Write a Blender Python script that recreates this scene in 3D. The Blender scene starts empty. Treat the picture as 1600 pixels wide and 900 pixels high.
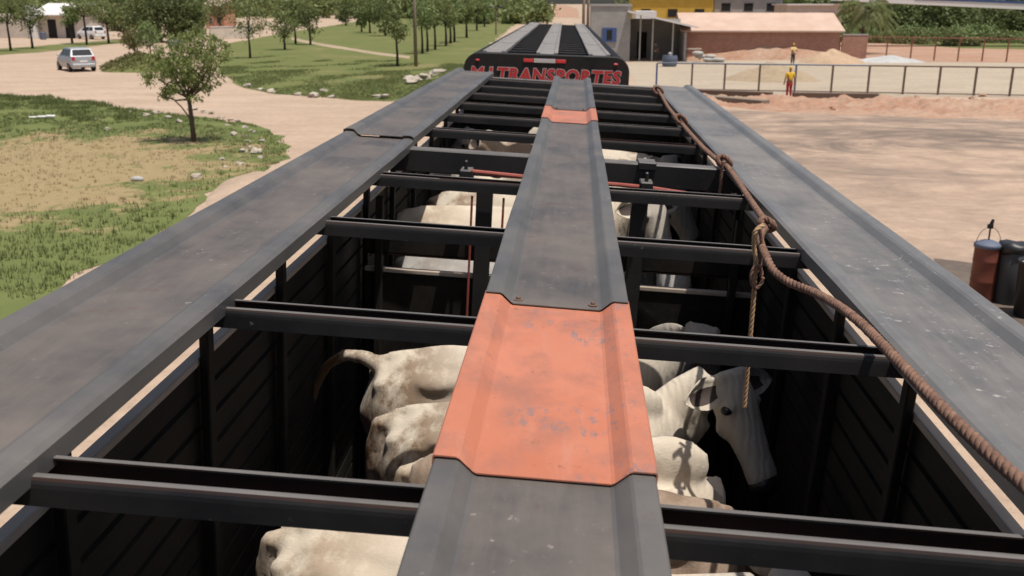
import bpy, bmesh, math, random
from mathutils import Vector, Matrix, Euler, noise
R = math.radians
sc = bpy.context.scene
C = sc.collection

# ------------------------------------------------------------------ camera
H = 5.0
TH = math.atan(445/1500.0); YAW = math.atan(103/math.hypot(1500, 445))
cd = bpy.data.cameras.new('camera'); cam = bpy.data.objects.new('camera', cd); C.objects.link(cam)
cam.location = (0, 0, H); cam.rotation_euler = (math.pi/2-TH, 0, YAW)
cd.sensor_width = 36; cd.lens = 33.75; cd.clip_start = .05; cd.clip_end = 6000
cd.dof.use_dof = True; cd.dof.focus_distance = 3.0; cd.dof.aperture_fstop = 6.5
sc.camera = cam
# ------------------------------------------------------------------ light
SUN_EL, SUN_AZ = R(74), R(126)          # azimuth from +Y towards +X
w = bpy.data.worlds.new("World"); sc.world = w; w.use_nodes = True
nt = w.node_tree; bg = nt.nodes['Background']
sky = nt.nodes.new('ShaderNodeTexSky'); sky.sky_type = 'NISHITA'; sky.sun_disc = False
sky.sun_elevation = SUN_EL; sky.sun_rotation = SUN_AZ; sky.dust_density = 3; sky.air_density = 1.0
nt.links.new(sky.outputs[0], bg.inputs[0]); bg.inputs[1].default_value = .10
sd = bpy.data.lights.new('sun', 'SUN'); sun = bpy.data.objects.new('sun', sd); C.objects.link(sun)
sd.energy = 4.6; sd.angle = R(.55); sd.color = (1, .945, .87)
sv = Vector((math.sin(SUN_AZ)*math.cos(SUN_EL), math.cos(SUN_AZ)*math.cos(SUN_EL), math.sin(SUN_EL)))
sun.rotation_euler = sv.to_track_quat('Z', 'Y').to_euler(); sun.location = (20, 20, 40)
sc.view_settings.view_transform = 'Standard'; sc.view_settings.look = 'None'
sc.view_settings.exposure = 0.0; sc.view_settings.gamma = 1
sc.cycles.max_bounces = 6; sc.cycles.diffuse_bounces = 3; sc.cycles.transparent_max_bounces = 4

# ------------------------------------------------------------------ frames
cp = Vector((0, 0, H))
MT = Matrix.Translation(cp) @ Matrix.Rotation(R(3.2), 4, 'Y') @ Matrix.Translation(-cp)   # the trailer leans to its right
fw = Vector((-math.sin(YAW)*math.cos(TH), math.cos(YAW)*math.cos(TH), -math.sin(TH)))
rt = Vector((math.cos(YAW), math.sin(YAW), 0)); up = rt.cross(fw)
def at(px, py, z=0):            # where a photo pixel meets the level z, in world metres
    d = fw*1500 + rt*(px-800) - up*(py-450); t = (z-H)/d.z
    return cp + d*t
def zc(p): return (p-cp).dot(fw)

# ------------------------------------------------------------------ materials
def mat(name, col, rough=.8, metal=0, spec=.5, build=None):
    m = bpy.data.materials.new(name); m.use_nodes = True
    b = m.node_tree.nodes['Principled BSDF']
    b.inputs['Base Color'].default_value = (*col, 1); b.inputs['Roughness'].default_value = rough
    b.inputs['Metallic'].default_value = metal; b.inputs['Specular IOR Level'].default_value = spec
    if build: build(m.node_tree, b)
    return m
def N(t, kind, **kw):
    n = t.nodes.new(kind)
    for k, v in kw.items():
        if k in n.inputs: n.inputs[k].default_value = v
        else: setattr(n, k, v)
    return n
def coords(t, obj=True, scale=(1, 1, 1)):
    tc = N(t, 'ShaderNodeTexCoord'); mp = N(t, 'ShaderNodeMapping'); mp.inputs['Scale'].default_value = scale
    t.links.new(tc.outputs['Object' if obj else 'Generated'], mp.inputs[0]); return mp.outputs[0]
def wcoords(t, scale=(1, 1, 1)):
    g = N(t, 'ShaderNodeNewGeometry'); mp = N(t, 'ShaderNodeMapping'); mp.inputs['Scale'].default_value = scale
    t.links.new(g.outputs['Position'], mp.inputs[0]); return mp.outputs[0]
def noi(t, v, scale, detail=5, rough=.6, dist=0):
    n = N(t, 'ShaderNodeTexNoise', Scale=scale, Detail=detail, Roughness=rough, Distortion=dist)
    t.links.new(v, n.inputs['Vector']); return n.outputs['Fac']
def ramp(t, f, stops):
    r = N(t, 'ShaderNodeValToRGB'); el = r.color_ramp.elements
    while len(el) < len(stops): el.new(.5)
    for e, (p, c) in zip(el, stops):
        e.position = p; e.color = (*c, 1) if len(c) == 3 else c
    t.links.new(f, r.inputs[0]); return r.outputs[0]
def g1(v): return (v, v, v)
def mix(t, f, a, b, mode='MIX'):
    n = N(t, 'ShaderNodeMix', data_type='RGBA', blend_type=mode)
    for i, v in ((0, f), (6, a), (7, b)):
        if isinstance(v, (int, float)): n.inputs[i].default_value = v
        elif isinstance(v, tuple): n.inputs[i].default_value = (*v, 1)
        else: t.links.new(v, n.inputs[i])
    return n.outputs[2]
def bump(t, b, h, strength=.3, dist=.01):
    n = N(t, 'ShaderNodeBump', Strength=strength, Distance=dist)
    t.links.new(h, n.inputs['Height']); t.links.new(n.outputs[0], b.inputs['Normal'])

def worn(base, dust_lit, spots=(.55, .53, .5), amount=.5, spot_lo=.70, rlo=.38, rhi=.62, blue=None, rust=0.0):
    def f(t, b):
        v = coords(t)
        a = noi(t, v, 2.2, 8, .65); vs = coords(t, True, (9, 1.1, 9)); s = noi(t, vs, 3.0, 6, .7)
        col = mix(t, ramp(t, a, [(.35, g1(0)), (.7, g1(1))]), base, dust_lit)
        col = mix(t, ramp(t, s, [(.45, g1(0)), (.85, g1(amount))]), col, dust_lit)
        fine = noi(t, v, 34, 4, .75); big = noi(t, v, 1.7, 3, .5)
        m1 = N(t, 'ShaderNodeMath', operation='MULTIPLY')
        t.links.new(ramp(t, fine, [(spot_lo-.06, g1(0)), (spot_lo, g1(.75))]), m1.inputs[0])
        t.links.new(ramp(t, big, [(.42, g1(.1)), (.62, g1(1))]), m1.inputs[1])
        col = mix(t, m1.outputs[0], col, spots)
        if rust:
            rn = noi(t, v, 7, 6, .7)
            col = mix(t, ramp(t, rn, [(.62, g1(0)), (.74, g1(rust))]), col, (.10, .04, .02))
        t.links.new(col, b.inputs['Base Color'])
        t.links.new(ramp(t, a, [(.3, g1(rlo)), (.7, g1(rhi))]), b.inputs['Roughness'])
        bump(t, b, fine, .12, .002)
    return f
M = {}
def lit_top(inner, dust_lit, amt=.8):
    """paler colour painted on faces that look up, imitating sunlit tops"""
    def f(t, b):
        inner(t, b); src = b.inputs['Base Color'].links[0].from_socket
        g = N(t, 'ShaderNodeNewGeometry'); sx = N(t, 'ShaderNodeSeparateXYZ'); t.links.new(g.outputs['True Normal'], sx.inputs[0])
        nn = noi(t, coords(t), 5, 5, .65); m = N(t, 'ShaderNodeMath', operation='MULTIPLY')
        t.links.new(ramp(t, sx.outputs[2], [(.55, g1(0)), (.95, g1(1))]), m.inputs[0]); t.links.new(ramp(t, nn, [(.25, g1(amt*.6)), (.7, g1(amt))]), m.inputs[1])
        t.links.new(mix(t, m.outputs[0], src, dust_lit), b.inputs['Base Color'])
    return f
M['plate'] = mat('grey_plate', (.08,)*3, spec=.35, build=worn((.066, .060, .057), (.15, .126, .108), (.40, .35, .30), amount=.8, spot_lo=.70, rust=.6, rlo=.45, rhi=.65))
M['rim'] = mat('blue_grey_rim', (.07,)*3, spec=.45, build=worn((.070, .067, .064), (.135, .122, .110), (.36, .36, .35), amount=.5, spot_lo=.715, rust=.4, rlo=.36, rhi=.52))
M['plate_dusty_lit'] = mat('dusty_lit_plate', (.13,)*3, spec=.4, build=worn((.105, .099, .094), (.21, .19, .17), (.50, .46, .41), amount=.85, spot_lo=.665, rust=.35, rlo=.38, rhi=.55))  # right walkway: more dust and scuffs, with sun gloss put into the paler colour
M['rim_dusty_lit'] = mat('dusty_lit_rim', (.13,)*3, spec=.45, build=worn((.115, .112, .108), (.19, .178, .165), (.45, .44, .42), amount=.6, spot_lo=.69, rust=.4, rlo=.34, rhi=.5))  # right rims, likewise brightened in colour for the sun gloss
M['plate_edge'] = mat('dark_edge_paint', (.03,)*3, .5)
M['plate_far'] = mat('pale_plate', (.3,)*3, build=worn((.17, .158, .148), (.25, .23, .21), rlo=.6, rhi=.8))
M['bar'] = mat('black_bar', (.02,)*3, spec=.3, build=lit_top(worn((.012, .012, .013), (.030, .027, .025), (.14, .12, .11), .5, .72, .45, .65), (.17, .155, .142), .85))  # paler tops over near-black sides: the sunlight is put into the bar colour
M['inbar'] = mat('rusty_channel', (.05, .02, .015), .8, spec=.2, build=worn((.016, .008, .007), (.040, .020, .014), (.10, .06, .045), .5, .72, .6, .8))
M['wall'] = mat('dirty_black_wall', (.02,)*3, spec=.2, build=worn((.006, .0055, .005), (.028, .022, .017), (.06, .05, .04), .9, .7, .65, .85))
M['woodrail'] = mat('dusty_rail', (.09,)*3, build=worn((.34, .28, .22), (.48, .40, .33), rlo=.7, rhi=.9))
M['redrod'] = mat('red_primer', (.30, .05, .03), .5, build=worn((.26, .045, .03), (.36, .10, .07), rlo=.5, rhi=.7))
M['ring'] = mat('steel', (.2, .19, .18), .45, .8)
M['bolt'] = mat('bolt_rust', (.18, .12, .09), .6, .4)
M['floor'] = mat('trailer_floor', (.02, .014, .01), .9)
M['tyre'] = mat('tyre_rubber', (.018,)*3, .85)
M['black'] = mat('black_paint', (.01,)*3, .45, spec=.25, build=worn((.008, .008, .008), (.02, .018, .016), (.05, .05, .05), .3, .74, .5, .7))
M['text_red'] = mat('red_lettering', (.40, .02, .022), .6)
M['text_white'] = mat('white_lettering', (.45, .42, .41), .6)
M['lamp_red'] = mat('red_lens', (.6, .05, .05), .25)
def orange(t, b):
    v = coords(t)
    a = noi(t, v, 3, 6, .6); vs = coords(t, True, (6, 1, 6)); s = noi(t, vs, 4, 5, .7)
    col = mix(t, ramp(t, a, [(.3, g1(0)), (.75, g1(1))]), (.42, .135, .070), (.49, .185, .110))
    col = mix(t, ramp(t, s, [(.55, g1(0)), (.85, g1(.5))]), col, (.46, .26, .19))
    sc_ = noi(t, coords(t, True, (2.2, 1, 2)), 16, 6, .8); bg_ = noi(t, v, 2.6, 2, .5)
    m1 = N(t, 'ShaderNodeMath', operation='MULTIPLY')
    t.links.new(ramp(t, sc_, [(.53, g1(0)), (.59, g1(.85))]), m1.inputs[0]); t.links.new(ramp(t, bg_, [(.50, g1(0)), (.58, g1(1))]), m1.inputs[1])
    col = mix(t, m1.outputs[0], col, (.19, .15, .15))
    dn = noi(t, coords(t, True, (1, .7, 1)), 6, 7, .72); col = mix(t, ramp(t, dn, [(.47, g1(0)), (.66, g1(.75))]), col, (.29, .125, .085)); ru = noi(t, v, 22, 5, .7); col = mix(t, ramp(t, ru, [(.63, g1(0)), (.70, g1(.7))]), col, (.17, .07, .04))
    t.links.new(col, b.inputs['Base Color']); bump(t, b, sc_, .06, .002)
M['orange'] = mat('orange_paint', (.65, .2, .1), .55, build=orange)
def rope_b(t, b):
    v = coords(t); a = noi(t, v, 30, 4, .6)
    t.links.new(ramp(t, a, [(.3, (.10, .048, .03)), (.7, (.24, .135, .09))]), b.inputs['Base Color']); bump(t, b, noi(t, v, 220, 2), .5, .002)
M['rope'] = mat('brown_rope', (.3, .18, .1), .9, build=rope_b)
M['rope_pale'] = mat('straw_rope', (.38, .24, .13), .9)
def hide(tone, dirt, k):
    def f(t, b):
        v = coords(t)
        a = noi(t, v, 2.5, 6, .6)
        col = mix(t, ramp(t, a, [(.35, g1(0)), (.7, g1(1))]), tone, tuple(c*.8 for c in tone))
        sx = N(t, 'ShaderNodeSeparateXYZ'); t.links.new(v, sx.inputs[0])
        mr = N(t, 'ShaderNodeMapRange'); t.links.new(sx.outputs[0], mr.inputs[0])
        mr.inputs[1].default_value = -.30; mr.inputs[2].default_value = -.72; mr.inputs[3].default_value = .12; mr.inputs[4].default_value = 1
        d = noi(t, coords(t, True, (1, 1, .6)), 3.6, 7, .7)
        m1 = N(t, 'ShaderNodeMath', operation='MULTIPLY'); t.links.new(mr.outputs[0], m1.inputs[0])
        t.links.new(ramp(t, d, [(.43, g1(0)), (.56, g1(k))]), m1.inputs[1])
        col = mix(t, m1.outputs[0], col, dirt)
        zl = N(t, 'ShaderNodeMapRange'); t.links.new(sx.outputs[2], zl.inputs[0]); zl.inputs[1].default_value = 1.24; zl.inputs[2].default_value = .85; zl.inputs[3].default_value = 0; zl.inputs[4].default_value = .8
        m9 = N(t, 'ShaderNodeMath', operation='MULTIPLY'); t.links.new(zl.outputs[0], m9.inputs[0]); t.links.new(ramp(t, noi(t, coords(t, True, (1.2, 1.2, .5)), 4.2, 7, .7), [(.40, g1(.15)), (.56, g1(k))]), m9.inputs[1])
        col = mix(t, m9.outputs[0], col, tuple(c*1.25 for c in dirt))
        gh = N(t, 'ShaderNodeMapRange'); t.links.new(sx.outputs[0], gh.inputs[0]); gh.inputs[1].default_value = .62; gh.inputs[2].default_value = .86; gh.inputs[4].default_value = .6
        col = mix(t, gh.outputs[0], col, (.30, .285, .265))
        t.links.new(col, b.inputs['Base Color'])
        wv = N(t, 'ShaderNodeTexWave', Scale=9, Distortion=6, Detail=3); wv.bands_direction = 'X'
        t.links.new(v, wv.inputs['Vector'])
        mm = N(t, 'ShaderNodeMapRange'); t.links.new(sx.outputs[0], mm.inputs[0])
        mm.inputs[1].default_value = .30; mm.inputs[2].default_value = .5; mm.inputs[3].default_value = 0.0; mm.inputs[4].default_value = .22
        m2 = N(t, 'ShaderNodeMath', operation='MULTIPLY'); t.links.new(wv.outputs['Fac'], m2.inputs[0]); t.links.new(mm.outputs[0], m2.inputs[1])
        m3 = N(t, 'ShaderNodeMath', operation='ADD'); t.links.new(m2.outputs[0], m3.inputs[0])
        fn = N(t, 'ShaderNodeMath', operation='MULTIPLY'); fn.inputs[1].default_value = .5
        t.links.new(noi(t, v, 9, 6, .6), fn.inputs[0]); t.links.new(fn.outputs[0], m3.inputs[1])
        fh = N(t, 'ShaderNodeMath', operation='MULTIPLY_ADD'); fh.inputs[1].default_value = .22; t.links.new(noi(t, coords(t, True, (1, 1, 2.5)), 60, 4, .8), fh.inputs[0]); t.links.new(m3.outputs[0], fh.inputs[2]); bump(t, b, fh.outputs[0], .5, .022)
        b.inputs['Sheen Weight'].default_value = .15
    return f
M['hide'] = mat('white_hide', (.6,)*3, .8, spec=.2, build=hide((.62, .545, .44), (.13, .065, .025), 1.0))
M['hide_clean'] = mat('cream_hide', (.6,)*3, .8, spec=.2, build=hide((.66, .575, .46), (.22, .13, .065), .75))
M['hide_brown'] = mat('tan_hide', (.4,)*3, .8, spec=.2, build=hide((.36, .27, .20), (.12, .07, .04), .9))
M['hide_grey'] = mat('grey_hide', (.3,)*3, .8, spec=.2, build=hide((.42, .40, .37), (.16, .12, .09), .7))
M['ear_in'] = mat('dark_ear', (.05, .035, .03), .8)
M['nose'] = mat('black_nose', (.012, .011, .011), .35)
M['hoof'] = mat('hoof', (.04, .035, .03), .6)
def leafmat(name, dark, light, tr=.25):
    m = bpy.data.materials.new(name); m.use_nodes = True; t = m.node_tree; b = t.nodes['Principled BSDF']
    b.inputs['Roughness'].default_value = .55; b.inputs['Specular IOR Level'].default_value = .3
    g = N(t, 'ShaderNodeNewGeometry'); c = ramp(t, g.outputs['Random Per Island'], [(0, dark), (.6, tuple((a+b_)/2 for a, b_ in zip(dark, light))), (1, light)])
    t.links.new(c, b.inputs['Base Color'])
    tl = N(t, 'ShaderNodeBsdfTranslucent'); t.links.new(c, tl.inputs[0]); ms = N(t, 'ShaderNodeMixShader'); ms.inputs[0].default_value = tr
    t.links.new(b.outputs[0], ms.inputs[1]); t.links.new(tl.outputs[0], ms.inputs[2]); t.links.new(ms.outputs[0], t.nodes['Material Output'].inputs[0])
    return m
M['leaf_near'] = leafmat('leaf_near', (.11, .15, .045), (.34, .38, .13), .38)
M['leaf_mid'] = leafmat('leaf_mid', (.12, .15, .05), (.26, .29, .11), .34)
M['leaf_pale'] = leafmat('leaf_pale', (.13, .18, .06), (.27, .33, .13))
M['leaf_dark'] = leafmat('leaf_dark', (.085, .11, .038), (.19, .22, .08), .32)
M['leaf_dry'] = leafmat('leaf_dry', (.09, .09, .03), (.22, .2, .08))
M['bark'] = mat('bark', (.10, .075, .055), .95)
M['bark_dark'] = mat('bark_dark', (.05, .04, .032), .95)
def dirt(c1, c2, c3, stains=None):
    def f(t, b):
        v = wcoords(t); a = noi(t, v, .05, 7, .6); d = noi(t, wcoords(t, (.45, 1.0, 1)), .45, 10, .74, .8); e = noi(t, v, 3.0, 6, .7)
        col = mix(t, ramp(t, a, [(.35, g1(0)), (.65, g1(1))]), c1, c2)
        col = mix(t, ramp(t, d, [(.42, g1(0)), (.68, g1(.85))]), col, c3)
        col = mix(t, ramp(t, e, [(.42, g1(0)), (.75, g1(.55))]), col, tuple(x*.62 for x in c1)); e2 = noi(t, v, 14, 3, .7); col = mix(t, ramp(t, e2, [(.58, g1(0)), (.68, g1(.5))]), col, tuple(x*.5 for x in c1))
        if stains:
            s = noi(t, wcoords(t, (.3, .55, 1)), .42, 10, .76, 1.0)
            # the oily, driven part of the yard lies in a band across it
            sx = N(t, 'ShaderNodeSeparateXYZ'); t.links.new(v, sx.inputs[0])
            band = ramp(t, mr(t, sx.outputs[1], 14, 52), [(.0, g1(.45)), (.25, g1(.35)), (.62, g1(1)), (.86, g1(.75)), (.95, g1(0))])
            m1 = N(t, 'ShaderNodeMath', operation='MULTIPLY'); t.links.new(ramp(t, s, [(.40, g1(0)), (.58, g1(.95))]), m1.inputs[0]); t.links.new(band, m1.inputs[1])
            col = mix(t, m1.outputs[0], col, stains)
            wv = N(t, 'ShaderNodeTexWave', Scale=.5, Distortion=14, Detail=4); wv.inputs['Detail Scale'].default_value = .6; t.links.new(wcoords(t, (.25, .8, 1)), wv.inputs['Vector'])
            m4 = N(t, 'ShaderNodeMath', operation='MULTIPLY'); t.links.new(ramp(t, wv.outputs['Fac'], [(.75, g1(0)), (1, g1(.35))]), m4.inputs[0]); t.links.new(band, m4.inputs[1])
            col = mix(t, m4.outputs[0], col, stains)
        t.links.new(col, b.inputs['Base Color']); bump(t, b, e, .5, .04)
    return f
def mr(t, v, lo, hi):
    m = N(t, 'ShaderNodeMapRange'); m.inputs[1].default_value = lo; m.inputs[2].default_value = hi; t.links.new(v, m.inputs[0]); return m.outputs[0]
M['dirt'] = mat('pale_dirt', (.5,)*3, .95, spec=.1, build=dirt((.43, .32, .232), (.49, .375, .28), (.345, .25, .18)))
M['yard'] = mat('yard_dirt', (.5,)*3, .95, spec=.1, build=dirt((.44, .32, .235), (.50, .37, .275), (.33, .238, .178), (.15, .12, .10)))
M['pad'] = mat('sandy_pad', (.5,)*3, .95, spec=.1, build=dirt((.40, .33, .25), (.45, .375, .285), (.34, .28, .21)))
M['redearth'] = mat('red_earth', (.5,)*3, .95, spec=.1, build=dirt((.33, .175, .11), (.41, .255, .175), (.45, .345, .26)))
M['sand'] = mat('sand_heap', (.5,)*3, .95, spec=.1, build=dirt((.36, .28, .19), (.42, .33, .23), (.30, .23, .155)))
M['sand_pale'] = mat('orange_sand', (.5,)*3, .95, spec=.1, build=dirt((.44, .31, .20), (.50, .36, .24), (.38, .27, .18)))
def grassm(g1c, g2c, brown, blo, bhi, spot=None):
    def f(t, b):
        v = wcoords(t); a = noi(t, v, .25, 7, .6); d = noi(t, v, .12, 6, .65, .5); e = noi(t, v, 2.6, 6, .75)
        col = mix(t, ramp(t, a, [(.3, g1(0)), (.7, g1(1))]), g1c, g2c)
        f_ = ramp(t, d, [(blo, g1(0)), (bhi, g1(.9))])
        if spot:
            cx, cy, rx, ry, ang = spot
            mp = N(t, 'ShaderNodeMapping', vector_type='TEXTURE'); mp.inputs['Location'].default_value = (cx, cy, 0); mp.inputs['Rotation'].default_value = (0, 0, ang); mp.inputs['Scale'].default_value = (rx, ry, 1000)
            t.links.new(v, mp.inputs[0]); ln = N(t, 'ShaderNodeVectorMath', operation='LENGTH'); t.links.new(mp.outputs[0], ln.inputs[0])
            ad = N(t, 'ShaderNodeMath', operation='ADD'); t.links.new(ln.outputs['Value'], ad.inputs[0]); ml = N(t, 'ShaderNodeMath', operation='MULTIPLY_ADD'); ml.inputs[1].default_value = 2.6; ml.inputs[2].default_value = -1.22
            t.links.new(noi(t, v, .55, 7, .7), ml.inputs[0]); t.links.new(ml.outputs[0], ad.inputs[1])
            f_ = ramp(t, ad.outputs[0], [(.8, g1(.93)), (1.0, g1(0))])
        col = mix(t, f_, col, brown)
        col = mix(t, ramp(t, e, [(.4, g1(0)), (.8, g1(.35))]), col, tuple(x*.7 for x in g1c))
        t.links.new(col, b.inputs['Base Color']); bump(t, b, e, .4, .04)
    return f
M['lawn'] = mat('lawn_grass', (.1,)*3, .95, spec=.1, build=grassm((.115, .135, .045), (.16, .165, .06), (.27, .21, .11), .55, .75))
M['verge'] = mat('verge_grass', (.1,)*3, .95, spec=.1, build=grassm((.105, .132, .044), (.165, .18, .064), (.32, .235, .13), .55, .66, (-18.2, 27.5, 8.6, 10.8, R(-10))))
M['blade'] = leafmat('grass_blade', (.12, .15, .05), (.23, .25, .09), .4)
M['blade_dry'] = leafmat('dry_blade', (.28, .21, .11), (.42, .32, .19), .2)
M['stone'] = mat('stone', (.5,)*3, .9, build=dirt((.42, .36, .29), (.50, .44, .36), (.32, .26, .21)))
M['lime'] = mat('lime', (.45,)*3, .9, build=dirt((.46, .46, .45), (.52, .52, .50), (.34, .33, .31)))
M['white'] = mat('white_paint', (.72, .71, .68), .6)
M['whiteroof'] = mat('white_roof', (.75, .72, .68), .6, build=worn((.66, .62, .58), (.76, .72, .68), rlo=.6, rhi=.7))
M['silver'] = mat('silver_paint', (.42, .43, .45), .35, .4)
M['carwhite'] = mat('white_car_paint', (.75, .75, .74), .35)
M['glass'] = mat('dark_glass', (.02, .022, .025), .08)
M['redlens'] = mat('tail_lens', (.4, .02, .02), .3)
def brickm(c1, c2, mort, s):
    def f(t, b):
        n = N(t, 'ShaderNodeTexBrick', Scale=s); n.inputs['Color1'].default_value = (*c1, 1); n.inputs['Color2'].default_value = (*c2, 1); n.inputs['Mortar'].default_value = (*mort, 1)
        n.inputs['Mortar Size'].default_value = .012
        tc = N(t, 'ShaderNodeTexCoord'); sx = N(t, 'ShaderNodeSeparateXYZ'); cx = N(t, 'ShaderNodeCombineXYZ'); t.links.new(tc.outputs['Object'], sx.inputs[0])
        ad = N(t, 'ShaderNodeMath', operation='ADD'); t.links.new(sx.outputs[0], ad.inputs[0]); t.links.new(sx.outputs[1], ad.inputs[1])
        t.links.new(ad.outputs[0], cx.inputs[0]); t.links.new(sx.outputs[2], cx.inputs[1]); t.links.new(cx.outputs[0], n.inputs['Vector'])
        v = coords(t); col = mix(t, ramp(t, noi(t, v, .8, 6), [(.35, g1(0)), (.7, g1(.5))]), n.outputs[0], tuple(x*.7 for x in c1))
        t.links.new(col, b.inputs['Base Color'])
    return f
M['brick'] = mat('red_brick', (.3,)*3, .9, build=brickm((.36, .17, .115), (.43, .23, .16), (.36, .3, .26), 2.2))
M['block'] = mat('grey_block', (.3,)*3, .9, build=brickm((.33, .315, .30), (.38, .36, .34), (.30, .29, .28), 1.2))
def rooft(t, b):
    v = coords(t); wv = N(t, 'ShaderNodeTexWave', Scale=2.2); t.links.new(v, wv.inputs['Vector'])
    col = mix(t, ramp(t, noi(t, v, .6, 7), [(.35, g1(0)), (.7, g1(1))]), (.50, .345, .26), (.58, .43, .335))
    t.links.new(col, b.inputs['Base Color']); bump(t, b, wv.outputs['Fac'], .5, .05)
M['tileroof'] = mat('faded_tile_roof', (.6, .42, .3), .85, build=rooft)
def plaster(c):
    def f(t, b):
        v = coords(t); t.links.new(mix(t, ramp(t, noi(t, v, .7, 8, .65), [(.35, g1(0)), (.75, g1(1))]), c, tuple(x*.72 for x in c)), b.inputs['Base Color'])
    return f
M['yellow'] = mat('yellow_wall', (.5,)*3, .85, build=plaster((.60, .38, .06)))
M['greywall'] = mat('grey_wall', (.5,)*3, .85, build=plaster((.42, .40, .37)))
M['cream'] = mat('cream_wall', (.5,)*3, .85, build=plaster((.62, .54, .45)))
M['terracotta'] = mat('orange_wall', (.5,)*3, .85, build=plaster((.55, .25, .16)))
M['void'] = mat('dark_opening', (.015, .014, .013), .9)
M['blue'] = mat('blue_paint', (.045, .085, .22), .5)
M['bluegrey'] = mat('faded_blue_paint', (.10, .12, .17), .6)
M['brownpost'] = mat('brown_post', (.13, .085, .06), .8)
M['redpost'] = mat('red_brown_post', (.22, .08, .05), .8)
M['wood'] = mat('weathered_wood', (.22, .17, .125), .9)
M['yshirt'] = mat('yellow_shirt', (.66, .42, .03), .9); M['pshirt'] = mat('pale_yellow_shirt', (.72, .52, .22), .9)
M['redcloth'] = mat('red_trousers', (.45, .03, .03), .9); M['darkcloth'] = mat('dark_trousers', (.05, .05, .06), .9)
M['whitecloth'] = mat('white_shirt', (.7, .7, .7), .9); M['skin'] = mat('skin', (.25, .13, .08), .6)
M['drumred'] = mat('red_drum', (.24, .05, .025), .55, build=worn((.13, .030, .016), (.19, .055, .03), rlo=.5, rhi=.7, rust=.5))
M['drumblk'] = mat('black_drum', (.02,)*3, .45)
M['greybin'] = mat('grey_bin', (.05, .05, .052), .6)
M['oily'] = mat('oily_soil', (.06,)*3, .8, build=dirt((.10, .075, .058), (.16, .12, .09), (.06, .045, .037)))

# ------------------------------------------------------------------ mesh helpers
def mesh(name, bm, m, parent=None, smooth=False, loc=None, bevel=0):
    if bevel: bmesh.ops.bevel(bm, geom=bm.edges[:], offset=bevel, segments=1, affect='EDGES', clamp_overlap=True)
    me = bpy.data.meshes.new(name); bm.to_mesh(me); bm.free()
    if smooth:
        for p in me.polygons: p.use_smooth = True
    if isinstance(m, (list, tuple)):
        for x in m: me.materials.append(M[x])
    else: me.materials.append(M[m])
    o = bpy.data.objects.new(name, me); C.objects.link(o)
    if parent: o.parent = parent
    if loc is not None: o.location = loc
    return o
def tag(o, label=None, cat=None, group=None, kind=None):
    if label: o['label'] = label
    if cat: o['category'] = cat
    if group: o['group'] = group
    if kind: o['kind'] = kind
    return o
def thing(name, label, cat, loc=(0, 0, 0), rz=0, group=None):
    o = bpy.data.objects.new(name, None); C.objects.link(o); o.location = loc; o.rotation_euler = (0, 0, rz); o.empty_display_size = .2
    return tag(o, label, cat, group)
def dup(root, loc=None, rz=None, label=None, scale=None):
    r = root.copy(); C.objects.link(r)
    if loc is not None: r.location = loc
    if rz is not None: r.rotation_euler = (0, 0, rz)
    if scale is not None: r.scale = (scale,)*3 if isinstance(scale, (int, float)) else scale
    if label: r['label'] = label
    for ch in list(root.children):
        c = ch.copy(); C.objects.link(c); c.parent = r
        for g in list(ch.children):
            d = g.copy(); C.objects.link(d); d.parent = c
    return r
def box(bm, x0, x1, y0, y1, z0, z1):
    v = [bm.verts.new(p) for p in ((x0, y0, z0), (x1, y0, z0), (x1, y1, z0), (x0, y1, z0), (x0, y0, z1), (x1, y0, z1), (x1, y1, z1), (x0, y1, z1))]
    for f in ((3, 2, 1, 0), (4, 5, 6, 7), (0, 1, 5, 4), (1, 2, 6, 5), (2, 3, 7, 6), (3, 0, 4, 7)): bm.faces.new([v[i] for i in f])
def boxm(*a):
    bm = bmesh.new(); box(bm, *a); return bm
def tube(bm, pts, rad, seg=8, cap=True):
    pts = [Vector(p) for p in pts]; n = len(pts)
    if not isinstance(rad, (list, tuple)): rad = [rad]*n
    rings = []; prev = None
    for i, p in enumerate(pts):
        d = (pts[min(i+1, n-1)]-pts[max(i-1, 0)]).normalized()
        if prev is None: a = d.orthogonal().normalized()
        else:
            a = prev - d*prev.dot(d); a = a.normalized() if a.length > 1e-5 else d.orthogonal().normalized()
        prev = a; b = d.cross(a)
        rings.append([bm.verts.new(p+(a*math.cos(2*math.pi*k/seg)+b*math.sin(2*math.pi*k/seg))*rad[i]) for k in range(seg)])
    for i in range(n-1):
        for k in range(seg):
            bm.faces.new((rings[i][k], rings[i][(k+1) % seg], rings[i+1][(k+1) % seg], rings[i+1][k]))
    if cap:
        bm.faces.new(rings[0][::-1]); bm.faces.new(rings[-1])
def lathe(bm, prof, seg=20, loc=(0, 0, 0)):
    rings = []
    for r, z in prof: rings.append([bm.verts.new((loc[0]+max(r, 1e-4)*math.cos(2*math.pi*k/seg), loc[1]+max(r, 1e-4)*math.sin(2*math.pi*k/seg), loc[2]+z)) for k in range(seg)])
    for i in range(len(rings)-1):
        for k in range(seg): bm.faces.new((rings[i][k], rings[i][(k+1) % seg], rings[i+1][(k+1) % seg], rings[i+1][k]))
    bm.faces.new(rings[0][::-1]); bm.faces.new(rings[-1])
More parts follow.
